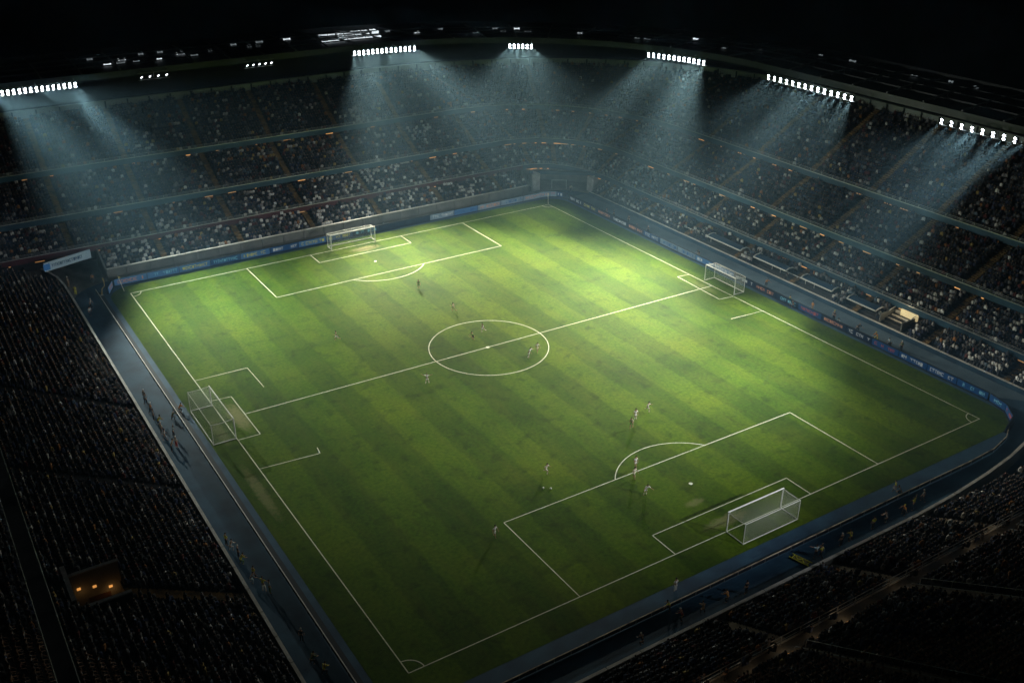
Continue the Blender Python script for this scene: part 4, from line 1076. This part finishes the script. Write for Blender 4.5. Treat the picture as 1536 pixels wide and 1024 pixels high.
PEOPLE = [
 ('player in white leaping with both arms thrown wide, left of the centre circle', 'arms', (28.38, 49.13), 150, 'white', 'white', dict(group=PLY, socks='white')),
 ('player in white running inside the top of the centre circle', 'run', (43.98, 59.25), 100, 'white', 'white', dict(group=PLY, socks='white')),
 ('player in green shirt stooping near the centre spot, top left', 'crouch', (41.38, 57.8), 80, 'green', 'dark', dict(group=PLY)),
 ('player in white leaning inside the right of the centre circle, nearer the halfway line side', 'lean', (45.34, 48.07), 200, 'white', 'white', dict(group=PLY, socks='white')),
 ('player in cream walking inside the right edge of the centre circle', 'walk', (47.45, 48.84), 170, 'cream', 'cream', dict(group=PLY)),
 ('taller player in white running alone, farther from the penalty arc', 'run', (50.43, 25.84), 210, 'white', 'white', dict(group=PLY, socks='white')),
 ('player in white shirt and white shorts between the running player and one in green shorts', 'stand', (47.68, 25.05), 160, 'white', 'white', dict(group=PLY, socks='white')),
 ('player in cream shirt and green shorts, nearest the penalty arc of three', 'walk', (45.81, 23.57), 120, 'cream', 'green', dict(group=PLY)),
 ('player in white running with a football at the feet', 'run', (30.01, 20.8), 200, 'white', 'white', dict(group=PLY, socks='white')),
 ('player in white standing inside the penalty arc', 'stand', (40.33, 15.87), 180, 'white', 'white', dict(group=PLY)),
 ('player in cream kit walking on the penalty area line', 'walk', (38.7, 14.11), 190, 'cream', 'cream', dict(group=PLY)),
 ('player in white lunging inside the near penalty area', 'lean', (37.64, 10.59), 140, 'white', 'white', dict(group=PLY, socks='white')),
 ('player in white standing alone outside the near penalty area corner', 'walk', (17.89, 13.38), 200, 'white', 'white', dict(group=PLY)),
 ('player in green shirt and white shorts alone on the left half', 'run', (23.0, 69.07), 90, 'green', 'white', dict(group=PLY)),
 ('player in dark green standing near the far penalty arc', 'stand', (43.23, 80.02), 160, 'green', 'green', dict(group=PLY)),
 ('player in pale shirt and green shorts jogging between far box and centre circle', 'run', (43.86, 68.56), 60, 'cream', 'green', dict(group=PLY)),
 ('person in white standing on the lower right track edge near the bottom', 'stand', (29.28, -4.67), 0, 'white', 'white', dict(group=STF, legs='trousers')),
 ('steward in bright yellow leaning over the broken barrier, lower right', 'lean', (26.59, -6.86), 30, 'yellow', 'dark', dict(group=STF, legs='trousers')),
 ('person in dark red with a white cap behind the leaning yellow steward', 'crouch', (26.97, -8.5), 20, 'red', 'dark', dict(group=STF, legs='trousers', hair='white')),
 ('steward in pale blue with both arms spread beside the yellow stretcher', 'arms', (46.06, -8.75), -20, 'pale_blue', 'dark', dict(group=STF, legs='trousers')),
 ('person in yellow standing right behind the steward with spread arms', 'walk', (46.56, -9.07), 10, 'yellow', 'dark', dict(group=STF, legs='trousers')),
 ('steward in yellow standing at the grass edge, right of the near goal', 'walk', (63.74, -5.22), 40, 'yellow', 'grey', dict(group=STF, legs='trousers')),
 ('crouching person in grey beside the yellow steward at the grass edge', 'crouch', (63.9, -5.98), 60, 'grey', 'dark', dict(group=STF, legs='trousers')),
 ('steward in yellow crouching against the near wall, left one of a spaced row', 'crouch', (51.62, -8.91), -20, 'yellow', 'dark', dict(group=STF, legs='trousers')),
 ('person in dark clothes with white cap left of the crouching yellow steward', 'stand', (50.09, -8.8), 0, 'dark', 'dark', dict(group=STF, legs='trousers', hair='white')),
 ('steward in yellow jacket standing with back to the near wall', 'stand', (55.61, -8.68), -10, 'yellow', 'dark', dict(group=STF, legs='trousers')),
 ('person in grey and dark trousers sitting low on the lower right track', 'crouch', (58.02, -8.7), 0, 'grey', 'dark', dict(group=STF, legs='trousers')),
 ('steward in orange with a yellow cap bending forward on the lower right track', 'lean', (60.84, -8.81), 70, 'orange', 'dark', dict(group=STF, legs='trousers', hair='yellow')),
 ('steward in yellow with one arm stretched out on the lower right track', 'arms', (62.65, -8.71), 10, 'yellow', 'navy', dict(group=STF, legs='trousers')),
 ('person in pale grey with white cap near the right end of the lower track', 'walk', (65.01, -8.3), 30, 'grey', 'dark', dict(group=STF, legs='trousers', hair='white')),
 ('steward in tan bending on the dark strip of the lower right track', 'crouch', (29.37, -8.85), -30, 'tan', 'dark', dict(group=STF, legs='trousers')),
 ('steward in brown orange crouching on the lower right track, right of the tan one', 'crouch', (32.85, -8.89), 10, 'orange', 'dark', dict(group=STF, legs='trousers')),
 ('person in dark clothes standing on the lower right track below the near goal', 'stand', (35.32, -8.99), 0, 'dark', 'dark', dict(group=STF, legs='trousers', hair='hair')),
 ('person in dark clothes with a white cap, lowest on the lower right track', 'crouch', (21.23, -9.13), 0, 'dark', 'dark', dict(group=STF, legs='trousers', hair='white')),
 ('person in grey with white cap beside the left wall, behind the goal', 'stand', (-7.65, 66.11), -60, 'grey', 'dark', dict(group=STF, legs='trousers', hair='white')),
 ('person in pale blue close behind the grey one with white cap by the left wall', 'walk', (-7.79, 64.88), -40, 'pale_blue', 'dark', dict(group=STF, legs='trousers')),
 ('steward in orange jacket with white cap by the left wall', 'walk', (-7.84, 61.91), -80, 'orange', 'dark', dict(group=STF, legs='trousers', hair='white')),
 ('person in pale shirt standing below the orange steward by the left wall', 'stand', (-8.01, 59.93), -100, 'grey', 'dark', dict(group=STF, legs='trousers')),
 ('steward in yellow stooping by the left wall behind the goal', 'crouch', (-7.88, 58.41), -90, 'yellow', 'dark', dict(group=STF, legs='trousers')),
 ('tall person in cream white coat beside the left wall, brightest there', 'stand', (-8.12, 55.57), -70, 'cream', 'grey', dict(group=STF, legs='trousers', hair='white', scale=1.12)),
 ('person in white shirt and grey trousers below the cream coat', 'walk', (-8.12, 54.0), -90, 'white', 'grey', dict(group=STF, legs='trousers')),
 ('person in pale blue reaching an arm out on the left track', 'arms', (-6.92, 54.22), -100, 'pale_blue', 'dark', dict(group=STF, legs='trousers')),
 ('person in white shirt with red hips alone on the left track', 'stand', (-7.36, 51.43), -60, 'white', 'red', dict(group=STF, legs='trousers', hair='white')),
 ('person in tan bent over by the left wall, lowest of the group behind the goal', 'lean', (-8.1, 50.96), -120, 'tan', 'dark', dict(group=STF, legs='trousers')),
 ('steward in orange beside the barrier behind the left goal', 'crouch', (-4.47, 60.21), -90, 'orange', 'dark', dict(group=STF, legs='trousers')),
 ('person in faded green kneeling on the left track side of the barrier', 'crouch', (-5.86, 58.57), -60, 'green', 'dark', dict(group=STF, legs='trousers')),
 ('steward in yellow close to the left wall, topmost of five near the aisle', 'stand', (-8.43, 28.16), -70, 'yellow', 'dark', dict(group=STF, legs='trousers')),
 ('person in white stooping just below the topmost yellow steward', 'crouch', (-8.36, 26.99), -50, 'white', 'grey', dict(group=STF, legs='trousers')),
 ('person in dark clothes with white cap standing above the crouching yellow steward', 'stand', (-7.99, 25.39), -90, 'dark', 'dark', dict(group=STF, legs='trousers', hair='white')),
 ('steward in yellow crouching by the left wall before the aisle', 'crouch', (-8.19, 24.16), -80, 'yellow', 'green', dict(group=STF, legs='trousers')),
 ('steward in yellow walking away from the left wall at the aisle foot', 'walk', (-7.8, 21.03), -60, 'yellow', 'dark', dict(group=STF, legs='trousers')),
 ('person in pale blue trousers bending behind the walking yellow steward', 'crouch', (-8.32, 20.6), -100, 'grey', 'pale_blue', dict(group=STF, legs='trousers')),
 ('steward in yellow and white stripes at the foot of the left aisle', 'lean', (-7.56, 18.61), -60, 'yellow', 'white', dict(group=STF, legs='trousers')),
 ('person in pale green coat to the right of the striped steward', 'stand', (-7.14, 17.97), -90, 'pale_blue', 'green', dict(group=STF, legs='trousers')),
 ('person in black with white shoulders on the dark lower left track', 'stand', (-7.02, 9.4), -40, 'black', 'dark', dict(group=STF, legs='trousers', hair='white')),
 ('steward in dull green crouching low on the lower left track', 'crouch', (-7.43, 6.03), -70, 'green', 'dark', dict(group=STF, legs='trousers')),
 ('steward in yellow green kneeling, lowest on the left track', 'crouch', (-6.94, 4.09), -50, 'yellow', 'dark', dict(group=STF, legs='trousers')),
 ('person in cream coat by the left wall bend, under the sign board', 'stand', (-8.49, 113.5), -70, 'cream', 'tan', dict(group=STF, legs='trousers', hair='white', scale=1.1)),
 ('steward in yellow below the cream coat at the left wall bend', 'stand', (-8.13, 109.22), -40, 'yellow', 'yellow', dict(group=STF, legs='trousers')),
 ('person in grey and white cap walking on the left track below the tunnel', 'walk', (-7.11, 102.13), -120, 'grey', 'dark', dict(group=STF, legs='trousers', hair='white')),
 ('steward in orange standing in front of the dark corner tunnel', 'stand', (-4.43, 113.03), 160, 'orange', 'dark', dict(group=STF, legs='trousers')),
 ('person in pale blue on the left track, lower of two below the tunnel', 'stand', (-7.91, 98.92), -150, 'pale_blue', 'navy', dict(group=STF, legs='trousers')),
 ('steward in yellow orange standing against the far concrete wall', 'stand', (10.59, 113.08), 180, 'yellow', 'tan', dict(group=STF, legs='trousers')),
 ('person in white crouching behind the far goal line boards', 'crouch', (20.42, 113.12), 180, 'white', 'white', dict(group=STF, legs='trousers')),
 ('photographer in dark clothes sitting behind boards left of the far goal', 'crouch', (32.84, 113.55), 180, 'dark', 'dark', dict(group=STF, legs='trousers')),
 ('photographer in pale shirt right beside the far goal', 'crouch', (39.02, 113.98), 190, 'grey', 'dark', dict(group=STF, legs='trousers')),
 ('person in dark clothes standing at the left pillar of the corner tunnel', 'stand', (92.01, 114.96), 180, 'dark', 'dark', dict(group=STF, legs='trousers')),
 ('person in cream at the right side of the corner tunnel', 'walk', (96.75, 109.24), 150, 'cream', 'dark', dict(group=STF, legs='trousers')),
 ('person in navy behind the boards nearest the far corner, first of a line', 'stand', (94.01, 92.44), 90, 'navy', 'dark', dict(group=STF, legs='trousers')),
 ('person in dark clothes behind the boards, second from the far corner', 'walk', (94.82, 90.98), 60, 'dark', 'dark', dict(group=STF, legs='trousers')),
 ('person in black standing behind the boards, third from the far corner', 'stand', (95.16, 86.52), 90, 'black', 'black', dict(group=STF, legs='trousers')),
 ('person in navy stooping behind the boards, fourth from the far corner', 'crouch', (94.58, 82.77), 90, 'navy', 'dark', dict(group=STF, legs='trousers')),
 ('pair member in dark jacket behind the boards just before the right goal', 'stand', (94.84, 79.92), 100, 'dark', 'navy', dict(group=STF, legs='trousers')),
 ('photographer in dark jacket and tan trousers left behind the right goal', 'crouch', (95.39, 65.35), 80, 'dark', 'tan', dict(group=STF, legs='trousers')),
 ('steward in tan orange walking on the grey track past the right goal', 'lean', (95.62, 48.18), 120, 'orange', 'dark', dict(group=STF, legs='trousers')),
 ('person in dark green standing behind boards, left of a pair past the right goal', 'stand', (93.47, 40.56), 90, 'green', 'dark', dict(group=STF, legs='trousers')),
 ('person in black stooping, right of a pair past the right goal', 'crouch', (93.24, 39.43), 90, 'black', 'dark', dict(group=STF, legs='trousers')),
 ('steward in brown orange standing at the boards midway along the right track', 'stand', (94.91, 36.81), 80, 'orange', 'tan', dict(group=STF, legs='trousers')),
 ('steward in dark jacket with yellow cap behind the right boards', 'stand', (94.93, 32.21), 90, 'dark', 'black', dict(group=STF, legs='trousers', hair='yellow', scale=1.08)),
 ('person in pale blue crouching next to the steward with yellow cap', 'crouch', (94.39, 30.47), 90, 'pale_blue', 'dark', dict(group=STF, legs='trousers')),
 ('broad person in black bending over behind the right boards', 'lean', (94.74, 27.07), 110, 'black', 'black', dict(group=STF, legs='trousers', hair='grey', scale=1.1)),
 ('steward in bright orange yellow on the right track opposite the lit gate', 'crouch', (95.26, 23.65), 90, 'orange', 'yellow', dict(group=STF, legs='trousers', hair='yellow', scale=1.1)),
 ('person in pale blue kneeling on the right track past the lit gate', 'crouch', (95.43, 21.08), 60, 'pale_blue', 'dark', dict(group=STF, legs='trousers')),
 ('person in green dark clothes with a white cap, last on the right track', 'stand', (95.44, 19.19), 90, 'green', 'dark', dict(group=STF, legs='trousers', hair='white')),
 ('steward in yellow standing inside the lit exit box of the left stand', 'stand', (-23.6, 17.2), -90, 'yellow', 'dark', dict(group=STF, legs='trousers', z=3.45)),
 ('person in dark clothes in the exit box beside the yellow steward', 'walk', (-24.4, 18.6), -60, 'dark', 'dark', dict(group=STF, legs='trousers', z=3.45)),
]
for a in PEOPLE: person(*a[:6], **a[6])

# ------------------------------------------------------------------ spectators
CAMLOC = Vector((-30.5777, -66.0494, 72.0))
cX, cU, cB = Vector((.843558, -.53703, .00288)), Vector((.240086, .38191, .892471)), Vector((-.480383, -.75216, .451097))
def in_frame(p):
    d = Vector(p)-CAMLOC; z = -d.dot(cB)
    if z <= 0: return False
    u, v = d.dot(cX)/z*1518.8, d.dot(cU)/z*1518.8
    return abs(u) < 768 and abs(v) < 512
cand = [p for p in near_pts if in_frame((p[0], p[1], p[2]+.9))]
cand.sort(key=lambda p: (Vector(p[:3])-CAMLOC).length)
chosen = set(cand[:300])
rest = [p for p in near_pts if p not in chosen]
def spectator_mesh(pose, i):
    m = pose_meshes(pose); bm = bmesh.new(); n0 = 0
    for part, idx in (('body', 0), ('shirt', 2), ('trousers', 3), ('hair', 4)):
        bm.from_mesh(m[part]); bm.faces.ensure_lookup_table()
        for f in bm.faces[n0:]: f.material_index = idx if not (part == 'body' and f.material_index == 1) else 1
        n0 = len(bm.faces)
    me = bpy.data.meshes.new('spectator'); bm.to_mesh(me); bm.free()
    for mt in (M['skin'], M['eye'], M['spectator'], CLOTH['dark'], M['hair']): me.materials.append(mt)
    return me, m['low']
SPM = [spectator_mesh('sit', 0), spectator_mesh('stand', 1)]
protos = []
for me, low in SPM:
    o = bpy.data.objects.new('person', me); protos.append((o, low))
first = [True, True]
for p in cand[:300]:
    walkway = p[4][0] == 'walk'
    k = 1 if (walkway or random.random() < .07) else 0
    src, low = protos[k]
    if first[k]: o = src; first[k] = False
    else: o = src.copy()
    COL.objects.link(o)
    d = 0 if k == 0 else .25
    o.location = (p[0], p[1]+d*0, p[2]-low-(0.0))
    o.rotation_euler.z = p[3]+random.uniform(-.35, .35); s = random.uniform(.93, 1.05); o.scale = (s, s, s)
    if walkway: tag(o, 'standing figure on the warm lit walkway of the nearest stand', 'person', 'people on the nearest walkway')
    elif k: tag(o, 'spectator on their feet among the nearest seated rows of the lower right stand', 'person', 'standing spectators in the nearest rows')
    else: tag(o, 'seated spectator in the nearest dark rows at the bottom of the lower right stand', 'person', 'seated spectators in the nearest rows')

# everyone else is one crowd
def crowd_mesh(pts):
    def bx(c, s, top=1.0):
        c = np.array(c); out = []
        for z in (-.5, .5):
            k = top if z > 0 else 1.0
            for x, y in ((-.5, -.5), (.5, -.5), (.5, .5), (-.5, .5)): out.append(c+np.array((x*s[0]*k, y*s[1]*k, z*s[2])))
        return out
    BF = [(4, 5, 6, 7), (0, 1, 5, 4), (1, 2, 6, 5), (2, 3, 7, 6), (3, 0, 4, 7)]
    tv, tf, tc = [], [], []
    def add(vs, fs, c):
        n = len(tv); tv.extend(vs); tf.extend([tuple(n+i for i in f) for f in fs]); tc.extend([c]*len(fs))
    add(bx((0, 0, .78), (.34, .24, .60), 1.22), BF, 0)               # torso, wider at the shoulders
    add(bx((0, .30, .50), (.36, .44, .16), .9), BF, 1)               # thighs
    add(bx((0, .48, .22), (.30, .13, .44), 1.1), BF, 1)              # shins
    add(bx((.25, .08, .80), (.10, .14, .50), .9), BF, 0); add(bx((-.25, .08, .80), (.10, .14, .50), .9), BF, 0)
    hv = [np.array((0, 0, 1.40))]; nn = 6
    for z, r in ((1.345, .075), (1.26, .105), (1.16, .08)):
        for k in range(nn):
            w = 2*PI*k/nn; hv.append(np.array((r*math.cos(w)*.85, r*math.sin(w), z)))
    hf = [(0, 1+k, 1+(k+1) % nn) for k in range(nn)]
    for i in range(2):
        for k in range(nn): hf.append((1+i*nn+k, 1+(i+1)*nn+k, 1+(i+1)*nn+(k+1) % nn, 1+i*nn+(k+1) % nn))
    n = len(tv); tv.extend(hv); tf.extend([tuple(n+i for i in f) for f in hf]); tc.extend([2]*nn*2+[3]*nn)
    TV = np.array(tv); nv = len(TV); N = len(pts)
    P = np.array([p[:3] for p in pts]); H = np.array([p[3] for p in pts]) + rng.normal(0, .22, N)
    # each person's size and whether they are on their feet
    sc = rng.uniform(.92, 1.06, N); up = np.where(rng.random(N) < .08, .42, 0.0)
    c, s = np.cos(H), np.sin(H)
    X = TV[None, :, 0]*sc[:, None]; Y = TV[None, :, 1]*sc[:, None]; Z = TV[None, :, 2]*sc[:, None]
    lift = (TV[None, :, 2] > .42)*up[:, None]
    W = np.empty((N, nv, 3), np.float32)
    W[..., 0] = P[:, None, 0]+X*c[:, None]-Y*s[:, None]; W[..., 1] = P[:, None, 1]+X*s[:, None]+Y*c[:, None]; W[..., 2] = P[:, None, 2]+Z+lift
    fl = [len(f) for f in tf]; loops = np.concatenate([np.array(f) for f in tf]); nl_ = len(loops); nf = len(tf)
    me = bpy.data.meshes.new('crowd')
    me.vertices.add(N*nv); me.vertices.foreach_set('co', W.ravel())
    me.loops.add(N*nl_); me.loops.foreach_set('vertex_index', (loops[None, :]+(np.arange(N)*nv)[:, None]).ravel().astype(np.int32))
    me.polygons.add(N*nf)
    st = np.concatenate([[0], np.cumsum(fl)[:-1]])
    me.polygons.foreach_set('loop_start', (st[None, :]+(np.arange(N)*nl_)[:, None]).ravel().astype(np.int32))
    # clothes
    pal = np.array([(.015, .016, .02), (.03, .035, .05), (.02, .03, .07), (.06, .06, .065), (.12, .12, .13), (.10, .025, .025), (.25, .25, .26), (.55, .55, .53), (.72, .73, .72), (.30, .13, .04), (.10, .15, .20), (.40, .30, .10)])
    base = np.array([.24, .18, .13, .12, .08, .04, .07, .055, .035, .02, .025, .01])
    pw = np.tile(base, (N, 1))
    for i, p in enumerate(pts):
        k = p[4]; b = base.copy()
        if k[0] in (3, 4): b[6:9] *= .45
        if k[0] in ('nl', 'nl2', 'nr', 'nr2'): b[6:9] *= .45
        if k[0] == 1 and k[1] == 'L': b[7] *= 4.0; b[8] *= 4.5; b[6] *= 2
        if k[0] == 1 and k[1] == 'R': b[7] *= 2; b[8] *= 2
        if k[0] == 1 and k[1] == "R" and k[2] < 2: b[6:9] *= 4
        if k[0] == 2: b[7] *= 1.6; b[8] *= 1.6
        if k[1] == 'L' and k[0] == 4 and 56 < k[3] < 65 and k[2] < 7: b[7:9] *= 14     # blocks of white shirts
        if k[1] == 'L' and k[0] == 3 and 58 < k[3] < 75 and 4 < k[2] < 10: b[7:9] *= 14
        if k[1] == 'L' and k[0] == 4 and 17 < k[3] < 28 and k[2] < 5: b[7:9] *= 9
        if k[1] == 'L' and k[0] == 3 and 22 < k[3] < 52 and 6 < k[2] < 11: b[11] *= 14; b[9] *= 5; b[7] *= 2  # gold clothes stand in for golden dots of light
        if k[1] == 'L' and k[0] == 2 and 40 < k[3] < 66: b[7:9] *= 2
        if isinstance(k[0], int): b[6:9] *= .22+2.3*fullness(k[0]*5.1+k[2]*.5+9, k[3]*.35+({'L': 0, 'C': 40, 'R': 90}[k[1]]))**2.2
        pw[i] = b/b.sum()
    cum = np.cumsum(pw, 1); pick = (rng.random(N)[:, None] > cum).sum(1).clip(0, len(pal)-1)
    low = (rng.random(N)*4).astype(int); skin = np.array([(.40, .25, .17), (.34, .20, .13), (.20, .11, .07), (.45, .30, .22)])
    hair = np.array([(.02, .015, .01), (.05, .03, .02), (.015, .012, .01), (.12, .09, .05), (.3, .3, .3)])
    colr = np.ones((N, nf, 4), np.float32); tc = np.array(tc)
    colr[:, tc == 0, :3] = pal[pick][:, None, :]; colr[:, tc == 1, :3] = pal[low][:, None, :]
    colr[:, tc == 3, :3] = skin[(rng.random(N)*4).astype(int)][:, None, :]; colr[:, tc == 2, :3] = hair[rng.choice(5, N, p=[.4, .25, .2, .1, .05])][:, None, :]
    a = me.attributes.new('cloth', 'FLOAT_COLOR', 'FACE'); a.data.foreach_set('color', colr.ravel())
    me.materials.append(M['crowd']); me.update(calc_edges=True); me.validate()
    return me
allpts = crowd_pts + rest
cr = link('crowd', crowd_mesh(allpts))
tag(cr, 'thousands of spectators filling the tiers of all the stands', 'crowd', kind='stuff')
print('spectators', len(allpts), 'near candidates', len(cand))

# warm lamps along the walkway of the nearest stand and in the exit box
for x in np.arange(8, 104, 4.0):
    mb = MB(); mb.box((0, 0, 0), (.4, .06, .08)); o = mb.build('walkway_light', M['warm']); o.location = (x, -21.10, 5.16); put2(o, nr)
    L = bpy.data.lights.new('walkway_glow', 'POINT'); L.energy = random.choice((.8, 3.0, 5.0)); L.color = (1.0, .70, .40); L.shadow_soft_size = .15
    lo = bpy.data.objects.new('walkway_glow', L); COL.objects.link(lo); lo.location = (x, -20.75, 5.75); put2(lo, nr)
for p, e in (((-24.5, 19.2, 6.8), 3.5), ((-21.9, 19.2, 6.0), 6)):
    L = bpy.data.lights.new('exit_glow', 'POINT'); L.energy = e; L.color = (1.0, .48, .14); L.shadow_soft_size = .15
    lo = bpy.data.objects.new('exit_glow', L); COL.objects.link(lo); lo.location = p; put2(lo, nl)

# ------------------------------------------------------------------ haze, sky, camera
hz = MB(); hz.box((50, 40, 36.5), (330, 330, 75.2)); hz = hz.build('haze', None)
hm = bpy.data.materials.new('haze'); hm.use_nodes = True; nt = hm.node_tree
for n in list(nt.nodes):
    if n.type != 'OUTPUT_MATERIAL': nt.nodes.remove(n)
pv = nt.nodes.new('ShaderNodeVolumePrincipled'); setin(pv, 'Color', (.42, .74, 1.0, 1)); setin(pv, 'Density', HAZE_D); setin(pv, 'Anisotropy', .5)
nt.links.new(pv.outputs['Volume'], next(n for n in nt.nodes if n.type == 'OUTPUT_MATERIAL').inputs['Volume'])
hz.data.materials.clear(); hz.data.materials.append(hm); tag(hz, kind='stuff'); hz['label'] = 'thin night mist filling the stadium'

w = bpy.data.worlds.new('World'); scene.world = w; w.use_nodes = True
bg = next(n for n in w.node_tree.nodes if n.type == 'BACKGROUND')
bg.inputs['Color'].default_value = (.35, .6, 1.0, 1); bg.inputs['Strength'].default_value = .0006

cam = bpy.data.cameras.new('camera'); cam.sensor_width = 36.0; cam.lens = 35.597; cam.clip_start = .5; cam.clip_end = 2000
co = bpy.data.objects.new('camera', cam); COL.objects.link(co)
Mw = Matrix((( cX.x, cU.x, cB.x, CAMLOC.x), (cX.y, cU.y, cB.y, CAMLOC.y), (cX.z, cU.z, cB.z, CAMLOC.z), (0, 0, 0, 1)))
# rows above hold the pitch axes seen from the camera: right, up and back vectors as columns
co.matrix_world = Mw
scene.camera = co
scene.view_settings.view_transform = 'Standard'; scene.view_settings.look = 'None'; scene.view_settings.exposure = 0.0; scene.view_settings.gamma = 1.0
scene.cycles.use_denoising = True
scene.cycles.max_bounces = 4; scene.cycles.diffuse_bounces = 2; scene.cycles.volume_bounces = 0; scene.cycles.sample_clamp_indirect = 2.0
scene.cycles.use_light_tree = True; scene.cycles.caustics_reflective = False; scene.cycles.caustics_refractive = False
